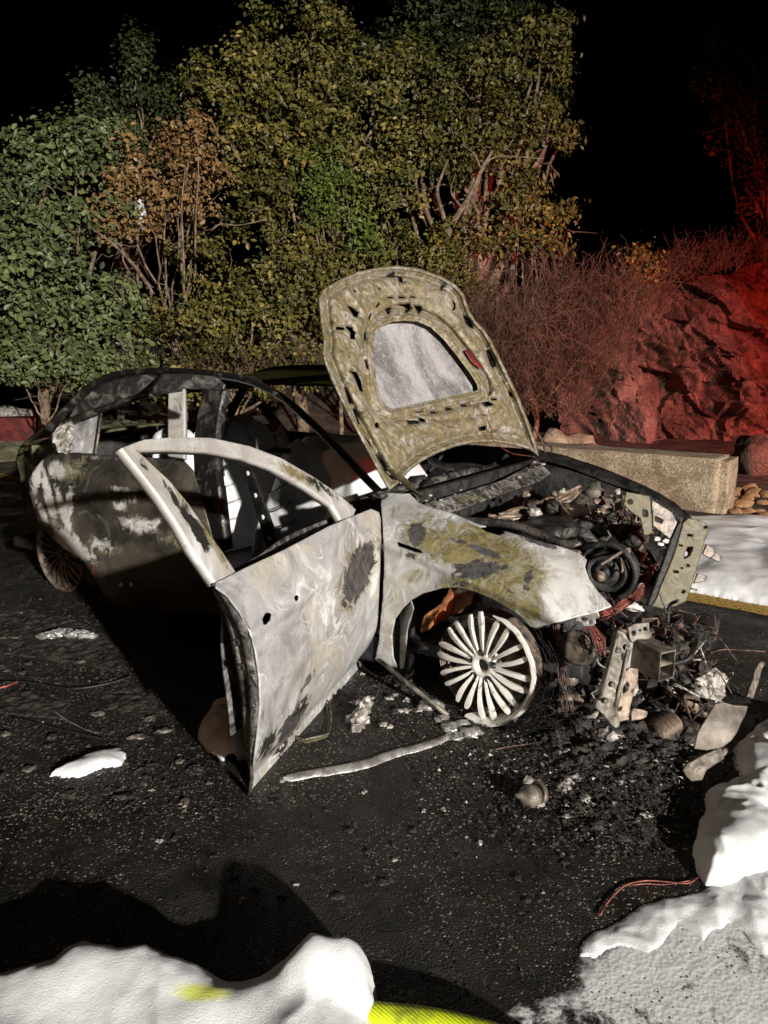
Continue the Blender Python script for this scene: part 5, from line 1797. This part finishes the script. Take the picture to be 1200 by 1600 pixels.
# torn pipes, brackets and clips hanging from the front end
for i in range(120):
    x, y = random.uniform(860, 1115), random.uniform(975, 1150)
    p = PC(x, y, random.uniform(.05, .45))
    if p[2] < .02:
        p = G(x, y, .02)
    MB().blob(p, np.array([.03, .03, .026])*random.uniform(.5, 1.5), 2, 1.1, 2.4, i+300).build('charred_lump', M['char' if i % 5 else random.choice(['ash', 'brown_metal'])], car, i % 2 == 0)
mb = MB()
for i in range(160):
    p = PC(random.uniform(865, 1120), random.uniform(960, 1110), random.uniform(.1, .5))
    q = p + rng.normal(size=3)*np.array([.06, .06, .05])
    p[2] = max(p[2], .01); q[2] = max(q[2], .008)
    m_ = (p+q)/2 + rng.normal(size=3)*.025; m_[2] = max(m_[2], .008)
    mb.tube(spline([p, m_, q], 9), random.uniform(.0012, .0035), 4, cap=False)
mb.build('tangled_wires', M['wire_dark'], car)['kind'] = 'stuff'
for i in range(46):
    x, y = [(random.uniform(870, 960), random.uniform(985, 1090)), (random.uniform(1000, 1110), random.uniform(965, 1010)), (random.uniform(960, 1050), random.uniform(1060, 1130)), (random.uniform(880, 1000), random.uniform(770, 880)), (random.uniform(895, 990), random.uniform(850, 930))][i % 5]
    p = PC(x, y, random.uniform(.25, .55) if i % 5 != 3 else random.uniform(-.3, .1))
    p[2] = max(p[2], .04)
    k = i % 3
    m_ = random.choice(['wire_dark', 'soot_gloss', 'steel', 'brown_metal', 'alloy_dark', 'soot'])
    if k == 0:
        q = p + rng.normal(size=3)*np.array([.07, .07, .05])
        q[2] = max(q[2], .02)
        MB().tube(spline([p, (p+q)/2 + rng.normal(size=3)*.03, q], 12), random.uniform(.004, .011), 8).build('torn_pipe', M[m_], car)
    elif k == 1:
        a = unit(rng.normal(size=3)); b = unit(np.cross(a, rng.normal(size=3))); c_ = np.cross(a, b)
        w_, h_ = random.uniform(.012, .035), random.uniform(.012, .03)
        mb = MB().box(p, a*w_, b*h_, c_*.0025)
        mb.box(p + a*w_ + c_*h_*.5, a*.0025, b*h_*.9, c_*h_*.6)
        mb.build('torn_bracket', M[m_], car, False)
    else:
        a = unit(rng.normal(size=3))
        r_ = random.uniform(.012, .028)
        MB().lathe(p, a, [(0, 0), (0, r_), (.012, r_*1.05), (.016, r_*.7), (.03, r_*.6), (.03, 0)], 14).build('loose_fitting', M[m_], car)
#@@LOOSE
# ------------------------------------------------------------------ foam
def foam(name, label, outline, h, z0=0.0, width=.16, step=.012, seed=0, lump=.5, bumps=None, yellow=None, world=False, mat='foam', thin=None, lump_f=5.0, rough_=.003):
    """soft heap: outline in photograph pixels laid on the road, or world xy"""
    if world:
        O = np.asarray(outline, float)
    else:
        O = np.array([G(x, y, z0)[:2] for x, y in outline])
    lo, hi = O.min(0)-step, O.max(0)+step
    xs = np.arange(lo[0], hi[0]+step, step); ys = np.arange(lo[1], hi[1]+step, step)
    P = np.stack(np.meshgrid(xs, ys), -1)
    wob = np.stack([fbm(np.concatenate([P*6, np.full(P.shape[:-1]+(1,), seed+1.)], -1), 3), fbm(np.concatenate([P*6, np.full(P.shape[:-1]+(1,), seed+9.)], -1), 3)], -1)*.06
    wob = wob + np.stack([fbm(np.concatenate([P*30, np.full(P.shape[:-1]+(1,), seed+21.)], -1), 2), fbm(np.concatenate([P*30, np.full(P.shape[:-1]+(1,), seed+29.)], -1), 2)], -1)*.014
    d = -poly_sd(P + wob, O)
    k = np.clip(d/width, 0, 1)
    prof = np.sqrt(np.clip(1-(1-k)**2, 0, 1))
    P3 = np.concatenate([P*lump_f, np.full(P.shape[:-1]+(1,), seed*3.1)], -1)
    bil = 1 - 2*np.abs(fbm(P3, 3))*1.6
    lum = (1-lump) + lump*bil + lump*.8*fbm(P3*.5+4, 2)
    Z = h*prof*lum
    if bumps:
        for (bx, by, br, bh) in bumps:
            q = G(bx, by, bh*.6)[:2] if not world else np.array([bx, by])
            rr = np.linalg.norm(P - q, axis=-1)/br
            rr = rr*(1 + .25*fbm(P3*.6+bx, 1))
            bz_ = bh*np.clip(1-(rr/1.25)**2, 0, 1)**.55*np.sqrt(np.clip(1-(1-np.clip(k*1.5, 0, 1))**2, 0, 1))
            Z = np.log(np.exp(Z*45) + np.exp(bz_*45) - 1)/45
    Z = Z + rough_*fbm(np.concatenate([P*38, np.full(P.shape[:-1]+(1,), seed*1.)], -1), 3)*np.clip(k*3, 0, 1)
    keep_v = d > 0
    Z = np.where(keep_v, Z, -.02)
    ny, nx = d.shape
    kc = keep_v[:-1, :-1] | keep_v[1:, :-1] | keep_v[:-1, 1:] | keep_v[1:, 1:]
    used = np.zeros((ny, nx), bool)
    used[:-1, :-1] |= kc; used[1:, :-1] |= kc; used[:-1, 1:] |= kc; used[1:, 1:] |= kc
    idx = -np.ones((ny, nx), int); idx[used] = np.arange(used.sum())
    V = np.concatenate([P, (Z + z0*0)[..., None]], -1)[used]
    jj, ii_ = np.nonzero(kc)
    F = np.stack([idx[jj, ii_], idx[jj, ii_+1], idx[jj+1, ii_+1], idx[jj+1, ii_]], -1)
    at = {}
    if yellow is not None:
        q = G(*yellow[:2], .08)[:2]
        at['yellow'] = np.clip(1.2 - np.linalg.norm((V[:, :2]-q)*np.array([1, 2.6]), axis=1)/yellow[2], 0, 1)
    if thin is not None:
        at['thin'] = thin(V)
        at['edge'] = np.clip(d[used]/.12, 0, 1)
    o = mk(name, V, F, M[mat], None, True, at)
    tag(o, label, 'foam')
    return o


foam('foam_heap', 'big white foam heap over the yellow hose in the foreground', [(-140, 1535), (0, 1506), (70, 1502), (92, 1482), (130, 1473), (165, 1475), (200, 1484), (240, 1476), (275, 1488), (330, 1503), (375, 1509), (430, 1508), (447, 1484), (480, 1472), (505, 1480), (550, 1473), (575, 1494), (590, 1525), (600, 1560), (612, 1640), (560, 1760), (-150, 1780)],
     .13, .08, .12, .007, 3, .26, bumps=[(135, 1505, .17, .14), (488, 1508, .085, .16), (552, 1512, .08, .155), (245, 1508, .13, .125)], lump_f=3.5, yellow=(320, 1575, .08))
foam('foam_heap', 'rounded white foam heap beside the curled metal plates', [(1092, 1260), (1104, 1225), (1150, 1205), (1146, 1165), (1178, 1135), (1240, 1105), (1330, 1120), (1340, 1330), (1230, 1345), (1170, 1350), (1130, 1372), (1096, 1368), (1088, 1315)],
     .075, .03, .11, .006, 8, .55, bumps=[(1185, 1300, .11, .085), (1190, 1185, .10, .08), (1120, 1330, .07, .055), (1150, 1250, .07, .06)], lump_f=8)
foam('foam_heap', 'thick foam rim along the edge of the thin foam film', [(902, 1482), (930, 1460), (985, 1428), (1040, 1408), (1100, 1394), (1160, 1368), (1300, 1340), (1330, 1450), (1240, 1440), (1190, 1500), (1140, 1450), (1090, 1475), (1050, 1445), (1010, 1490), (965, 1480), (930, 1500), (903, 1494)],
     .020, .0, .11, .005, 12, .9, lump_f=10)
film_c = G(1200, 1640)[:2]
film = foam('foam_film', 'thin grey broken foam film spread over the road', [(905, 1488), (985, 1432), (1060, 1412), (1200, 1385), (1400, 1350), (1500, 1800), (640, 1800), (740, 1600), (800, 1560), (870, 1545)],
     .004, 0, .05, .008, 15, .5, rough_=.002, mat='film', thin=lambda V: np.clip(np.linalg.norm((V[:, :2]-G(1010, 1440)[:2]), axis=1)/.75, 0, 1) )
foam('foam_heap', 'small foam clump behind the open door\'s lower corner', [(312, 1130), (325, 1108), (360, 1098), (395, 1110), (410, 1150), (395, 1176), (352, 1180), (322, 1165)],
     .10, .02, .10, .006, 21, .5)
foam('foam_heap', 'flat white foam streak on the dark road left of the open door', [(72, 1215), (105, 1200), (150, 1180), (190, 1172), (204, 1180), (196, 1196), (165, 1202), (130, 1215)],
     .035, 0, .05, .005, 25, .4)
# foam on the far verge
fc = []
for a, b in [(-.3, -1.25), (.6, -1.25), (1.6, -1.2), (2.6, -1.3), (3.0, -2.6), (2.2, -3.5), (.9, -3.62), (.1, -3.45), (-.5, -3.0), (-.6, -2.0)]:
    fc.append(C(a, b, 0)[:2])
foam('foam_heap', 'wide smooth foam bank between the concrete block and the yellow line', fc, .15, 0, .55, .016, 31, .35, world=True, lump_f=2.2)
foam('foam_heap', 'foam mound inside the cabin over the front seat frames', [C(a, b, 0)[:2] for a, b in [(-1.0, .40), (-.95, .1), (-.95, -.6), (-1.75, -.68), (-1.85, 0), (-1.75, .42)]], .93, 0, .26, .015, 41, .22, world=True, lump_f=3)
foam('foam_heap', 'foam mound inside the cabin over the rear seat frames', [C(a, b, 0)[:2] for a, b in [(-2.1, .62), (-2.05, .1), (-2.05, -.6), (-2.75, -.65), (-2.8, 0), (-2.75, .62)]], .95, 0, .30, .015, 45, .35, world=True, lump_f=4)
h_ = foam('ash_heap', 'heap of black burnt debris and ash below the torn off front end', [(850, 1150), (880, 1100), (930, 1085), (1000, 1110), (1050, 1135), (1065, 1200), (1045, 1270), (1010, 1320), (960, 1310), (930, 1260), (890, 1220), (850, 1190)],
     .012, 0, .12, .005, 51, .9, mat='char', lump_f=9, rough_=.022)
h_['category'] = 'ash'
for nm_, ol_ in [('band of wet black ash sludge on the road below the rear wheel', [(-20, 955), (60, 950), (140, 975), (190, 1015), (210, 1050), (150, 1045), (60, 1030), (-20, 1020)]),
                 ('patch of lumpy black sludge along the door shadow edge', [(150, 1085), (200, 1060), (238, 1085), (250, 1115), (215, 1112), (165, 1105)]),
                 ('low patch of black ash under the long curved cable', [(-20, 1080), (60, 1078), (110, 1100), (90, 1125), (20, 1120), (-20, 1115)])]:
    h_ = foam('ash_sludge', nm_, ol_, .010, 0, .10, .007, random.randint(60, 99), 1.0, mat='char', lump_f=10, rough_=.022)
    h_['category'] = 'ash'
for i, (x, y, r) in enumerate([(890, 1120, .05), (925, 1140, .06), (965, 1125, .05), (1000, 1150, .055), (870, 1160, .04), (940, 1185, .05), (985, 1200, .045), (1030, 1175, .045), (1045, 1150, .04), (905, 1200, .035)]):
    p = G(x, y); p[2] = r*.25
    o = MB().blob(p, (r*1.3, r, r*.6), 4, 1.2, 2.6, i+900).build('charred_clump', M['char'], None, False, base=True)
    tag(o, 'large clump of melted black char in the heap below the front end', 'debris', 'charred clumps below the front end')

# ------------------------------------------------------------------ hose
P3 = spline([G(-60, 1610, .04), G(150, 1600, .04), G(320, 1590, .04), G(470, 1588, .04), G(620, 1598, .04), G(700, 1610, .04), G(800, 1640, .04), G(900, 1700, .04)], 60)
o = MB().tube(P3, .034, 14, 1.0).build('fire_hose', M['hose'], None)
tag(o, 'bright yellow green fire hose running out of the foreground foam', 'hose')

# ------------------------------------------------------------------ loose parts on the road
# run of molten aluminium
pts = [(442, 1218), (460, 1215), (490, 1209), (520, 1205), (550, 1199), (580, 1192), (600, 1184), (630, 1175), (660, 1167), (690, 1157), (712, 1145), (728, 1140)]
P3 = spline([G(x, y) for x, y in pts], 60)
w = np.interp(np.linspace(0, 1, 60), [0, .05, .3, .6, .9, 1], [.004, .019, .024, .022, .016, .008]) + .004*fbm(P3*25, 3)*2
V, F = [], []
t_ = np.gradient(P3, axis=0); t_ /= np.linalg.norm(t_, axis=1)[:, None]
nn_ = np.stack([-t_[:, 1], t_[:, 0], 0*t_[:, 0]], -1)
for i in range(60):
    j = .008*float(fbm(np.array([P3[i]*18+9]), 3)[0])
    for s, z in [(-1, 0.0005), (-.85, .007), (-.4, .010), (.4, .010), (.85, .007), (1, .0005)]:
        V.append(P3[i] + nn_[i]*(w[i]*s + j) + CZ*z)
for i in range(59):
    for k in range(5):
        F.append((i*6+k, (i+1)*6+k, (i+1)*6+k+1, i*6+k+1))
o = mk('molten_metal_run', V, F, M['melt'], None)
tag(o, 'long hardened run of molten grey aluminium on the road by the front wheel', 'melted metal')
for i, (x, y, r) in enumerate([(705, 1140, .028), (722, 1132, .02), (735, 1148, .03), (690, 1128, .02), (675, 1105, .034), (712, 1155, .018)]):
    p = G(x, y); p[2] = r*.3
    o = MB().blob(p, (r*1.5, r, r*.55), 3, .6, 2, i+80).build('melted_metal_lump', M['melt'], None)
    tag(o, 'lump of melted aluminium under the front wheel rim', 'melted metal', 'melted lumps under the front wheel rim')

# metal dome (pulley) in front of the wheel
p = G(822, 1262); dome = thing('alternator_pulley', p, 'dented grey metal dome with a broken collar lying on the road', 'car part')
ax_ = unit([-.75, -.35, .25])
MB().lathe(p + np.array([.01, .01, .034]), ax_, [(-.03, .0), (-.03, .030), (-.018, .036), (.0, .035), (.018, .029), (.034, .015), (.037, .009), (.054, .0075), (.056, 0)], 26).build('dome', M['steel'], dome)
MB().lathe(p + np.array([.036, .022, .034]), ax_, [(-.014, .018), (-.014, .038), (0, .039), (0.0, .030), (-.010, .018)], 22).build('collar', M['alloy_dark'], dome)
MB().box(p + np.array([.042, -.012, .018]), (.012, .0, .004), (0, .006, 0), (-.001, 0, .006), .002).build('lug', M['steel_pale'], dome)

# curled plates by the right-hand foam
def curl(name, label, px, wid, mat, thick, zs, ax_out):
    P = np.array([G(x, y, z) for (x, y), z in zip(px, zs)])
    S = spline(P, 24)
    V, F = [], []
    for i in range(24):
        for k in range(7):
            s = k/6-.5
            q = S[i] + np.asarray(ax_out)*wid*s*2 + CZ*(.012*math.sin(i*.5+k))*.5
            V.append(q)
    for i in range(23):
        for k in range(6):
            F.append((i*7+k, i*7+k+1, (i+1)*7+k+1, (i+1)*7+k))
    o = mk(name, V, F, mat, None)
    solid(o, thick, 0)
    o['label'] = label; o['category'] = 'metal sheet'
    return o


def gp(pt, n):
    n = unit(n)
    def g(cx, cy, z):
        P = ORG + cx[..., None]*CF + cy[..., None]*CO + z[..., None]*CZ
        q = P - pt
        b = q @ unit(np.cross(n, [0, 0, 1]))
        return q @ n - .25*b*b
    return g


o = sheet('metal_plate', crop(1020, 960, 5.717, [(560, 800), (640, 788), (720, 812), (850, 820), (835, 880), (790, 970), (750, 1060), (700, 1130), (620, 1190), (480, 1215), (370, 1200), (385, 1120), (400, 1060), (440, 990), (480, 930), (520, 860)]), gp(G(1105, 1170, .012), [.35, -.70, .62]), M['plate'], None, 1.3, t=(1.2, 4), thick=.004, dent=.02, dfreq=12)
tag(o, 'upright bent pale metal plate standing before the foam heap', 'metal sheet')
o = sheet('metal_channel', crop(1020, 960, 5.717, [(270, 1390), (310, 1330), (450, 1260), (610, 1195), (640, 1290), (560, 1340), (480, 1390), (440, 1480), (350, 1490), (300, 1450)]), gp(G(1090, 1208, .01), [.1, -.65, .75]), M['plate'], None, 1.3, t=(1.2, 4), thick=.008, dent=.02, dfreq=22)
tag(o, 'short folded pale metal channel lying at the foot of the bent plate', 'metal sheet')
P3 = spline([G(1075, 1205, .03), G(1100, 1190, .035), G(1138, 1172, .035)], 12)
o = MB().tube(P3, [.016]*12, 10, .55).build('metal_channel', M['steel_pale'], None)
tag(o, 'rolled pale metal strip lying across the foot of the bent plate', 'metal sheet')
curl('metal_strip', 'narrow upright scorched metal strip beyond the bent plate', [(1172, 1090), (1178, 1070), (1184, 1050), (1190, 1035)], .018, M['steel'], .004, [.02, .06, .10, .13], unit([1, .3, 0]))

# alternator with finned body, ash covered gearbox
al = thing('finned_housing', G(1060, 1140), 'ash covered finned metal housing fallen in front of the car', 'car part')
cc = G(1040, 1135, .045); fa = unit([.80, .45, .22])
MB().lathe(cc - fa*.055, fa, [(0, 0), (0, .030), (.10, .033), (.10, 0)], 18).build('core', M['alloy_dark'], al)
for i in range(13):
    MB().lathe(cc - fa*.05 + fa*.0076*i, fa, [(0, .02), (0, .040+.003*(i % 3)), (.0026, .040+.003*(i % 3)), (.0026, .02)], 20).build('fin', M['brown_metal'], al)
MB().blob(G(1078, 1098, .07), (.045, .035, .04), 3, .7, 2, 2).build('casting', M['brown_metal'], al)
MB().blob(G(1103, 1068, .09), (.075, .06, .065), 4, .6, 2.6, 4).build('ash_crust', M['ash'], al)
MB().blob(G(1075, 1052, .10), (.06, .06, .05), 4, .6, 2.6, 6).build('ash_crust', M['char'], al)
for i in range(12):
    q = G(1065+random.uniform(-15, 40), 1040+random.uniform(-10, 60), .10 + random.uniform(-.02, .05))
    MB().tube(spline([q, q + rng.normal(size=3)*.025, q + rng.normal(size=3)*.045], 8), .0035, 6).build('hose_stub', M['ash' if i % 3 else 'wire_dark'], al)

# melted grey lump between door and wheel
mb = MB()
for i, (x, y, z, r) in enumerate([(556, 1138, .01, .02), (560, 1128, .02, .026), (564, 1118, .035, .028), (568, 1108, .05, .026), (574, 1098, .06, .022), (548, 1125, .015, .018), (570, 1125, .012, .02)]):
    mb.blob(G(x, y, z), np.array([r, r*.9, r*1.1]), 3, .8, 2.6, i+5)
o = mb.build('melted_trim', M['ash'], None); tag(o, 'crumpled lump of melted grey trim between the open door and the wheel', 'melted trim')
# square seal on the road behind the door
loop = [(478, 1160), (505, 1152), (512, 1146), (514, 1120), (508, 1098), (490, 1098), (470, 1110), (462, 1150), (478, 1160)]
o = MB().tube(spline([G(x, y, .008) for x, y in loop], 60), .006, 6).build('window_seal', M['beam'], None)
tag(o, 'bent rectangular seal frame lying on the road behind the open door', 'seal')
o = MB().tube(spline([G(x, y, .016) for x, y in [(x+ (3 if x > 490 else -3), y-4) for x, y in loop]], 60), .004, 6).build('window_seal', M['steel'], None)
tag(o, 'thin metal hoop resting on the bent rectangular seal frame', 'seal')

# wires and thin rods on the road
def wire(name, label, px, r, mat, z=.006, cat='wire', group=None):
    o = MB().tube(spline([G(x, y, z) for x, y in px], 40), r, 5).build(name, M[mat], None)
    return tag(o, label, cat, group)


wire('copper_wire', 'thin copper wire lying between road and the foam rim', [(938, 1430), (948, 1412), (962, 1396), (980, 1382), (1010, 1376), (1045, 1378), (1075, 1380), (1092, 1370)], .0022, 'copper')
wire('copper_wire', 'second strand of copper wire beside the foam rim wire', [(980, 1384), (1008, 1381), (1040, 1382), (1078, 1376)], .0014, 'copper')
wire('burnt_cable', 'long curved burnt cable on the left of the road', [(0, 1066), (40, 1066), (70, 1070), (110, 1076), (150, 1072), (190, 1062), (205, 1056)], .006, 'cord', cat='cable')
wire('burnt_cable', 'straight thin burnt cable left of the door shadow', [(80, 1108), (105, 1125), (130, 1138), (150, 1145)], .003, 'steel', cat='cable')
wire('burnt_cable', 'thin cable in front of the foam streak', [(20, 1120), (80, 1136), (130, 1148), (165, 1155)], .004, 'cord', cat='cable')
wire('burnt_cable', 'grey strip leading to the silver debris on the left of the road', [(0, 997), (30, 997), (60, 996)], .007, 'steel', cat='cable')
wire('burnt_cable', 'short red cable end at the left edge of the road', [(-5, 1076), (10, 1072), (26, 1066)], .007, 'copper', cat='cable')
wire('burnt_cable', 'dark looped cable in front of the metal beam on the right', [(1110, 1020), (1130, 1015), (1160, 1016), (1195, 1018)], .004, 'wire_dark', cat='cable')
wire('burnt_cable', 'thin wire across the tyre cords beside the wheel', [(768, 1172), (800, 1166), (840, 1160), (872, 1150), (895, 1135)], .003, 'wire_dark', cat='cable')
# silver crumpled debris left
mb = MB()
for i, (x, y) in enumerate([(70, 995), (85, 991), (100, 988), (115, 992), (125, 990), (135, 994)]):
    mb.blob(G(x, y, .015), (.05, .02, .02), 3, .9, 2.5, i)
o = mb.build('foil_strip', M['melt'], None); tag(o, 'crumpled silver strip on the road below the rear wheel', 'debris')

# burnt fragments: one by one
def frag(x, y, r, mat, i, lab, grp, flat=.6, lift=.2):
    p = G(x, y); p[2] = r*flat*lift + (.008 if 'below' in lab else 0)
    o = MB().blob(p, (r*random.uniform(.8, 1.7), r, r*flat), 2, 1.3, 2.4, i*1.7).build('charred_fragment' if mat == 'char' else 'ash_fragment', M[mat], None, random.random() < .5)
    return tag(o, lab, 'debris', grp)


for i in range(120):          # round the fallen front end
    x = random.gauss(960, 75); y = random.gauss(1190, 55)
    if x > 1080 or y < 1090 or y > 1330:
        continue
    frag(x, y, .005 + .015*random.random()**2.5, 'char', i, 'black charred fragment in the heap below the torn off front end', 'charred fragments below the front end', .8)
for i in range(40):
    x = random.gauss(950, 80); y = random.gauss(1180, 50)
    if x > 1080 or y < 1100 or y > 1300:
        continue
    frag(x, y, random.uniform(.006, .02), 'ash', i+200, 'pale ash fragment among the charred heap below the front end', 'ash fragments below the front end', .6)
for i in range(70):           # left of the road, along the shadow edge
    x = random.uniform(0, 330); y = random.uniform(940, 1260)
    if x > 110 + (y-930)*.75:
        continue
    frag(x, y, random.uniform(.006, .022), 'char' if i % 3 else 'steel', i+400, 'burnt fragment on the dark road left of the open door', 'burnt fragments left of the open door', .5)
for i in range(60):           # open road
    x = random.uniform(200, 900); y = random.uniform(1200, 1420)
    if 300 < x < 420 and y < 1260:
        continue
    frag(x, y, random.uniform(.004, .012), 'char' if i % 4 else 'ash', i+600, 'small burnt crumb on the open road in front of the car', 'burnt crumbs on the open road', .6)
for i in range(34):           # between door and wheel
    x = random.gauss(600, 40); y = random.gauss(1090, 22)
    frag(x, y, random.uniform(.005, .017), 'char' if i % 3 else 'ash', i+800, 'burnt fragment on the road between the open door and the front wheel', 'burnt fragments between door and wheel', .6)

# fine crumbs nobody could count
def crumbs(name, n, sampler, rmax, mat, label, lift=False):
    V, F = [], []
    tet = np.array([[1, 1, 1], [1, -1, -1], [-1, 1, -1], [-1, -1, 1]])/1.7
    Vs, Fs = [], []
    for i in range(n):
        x, y = sampler()
        p = G(x, y)
        r = rmax*(.25 + .75*random.random()**3)
        q = tet*(0.6+.8*rng.random((4, 1))) @ np.linalg.qr(rng.normal(size=(3, 3)))[0]
        q = q*r*np.array([1.2, 1.2, .7])
        q = q + p + [0, 0, r*.35 + (random.random()**2*.022 if lift else 0)]
        k = len(Vs)*4
        Vs.append(q)
        Fs += [(k, k+1, k+2), (k, k+3, k+1), (k, k+2, k+3), (k+1, k+3, k+2)]
    o = mk(name, np.concatenate(Vs), Fs, M[mat], None, False)
    tag(o, label, 'debris', None, 'stuff')
    return o


crumbs('ash_crumbs', 9000, lambda: (random.gauss(940, 110), min(1340, max(1060, random.gauss(1190, 65)))), .009, 'char', 'fine black crumbs spread below the front end', True)
crumbs('ash_crumbs', 900, lambda: (random.gauss(930, 120), min(1340, max(1060, random.gauss(1180, 60)))), .009, 'ash', 'fine pale ash crumbs spread below the front end', True)
crumbs('ash_crumbs', 4200, lambda: (random.uniform(-20, 340), random.uniform(900, 1280)), .009, 'char', 'fine dark crumbs on the left of the road')
crumbs('ash_crumbs', 700, lambda: (random.uniform(-20, 340), random.uniform(930, 1280)), .007, 'steel', 'fine grey crumbs on the left of the road')
crumbs('ash_crumbs', 2600, lambda: (random.uniform(150, 950), random.uniform(1150, 1560)), .005, 'char', 'fine dark grit on the open road')
crumbs('ash_crumbs', 1500, lambda: (random.gauss(610, 50), random.gauss(1085, 28)), .008, 'char', 'fine dark crumbs between door and wheel')
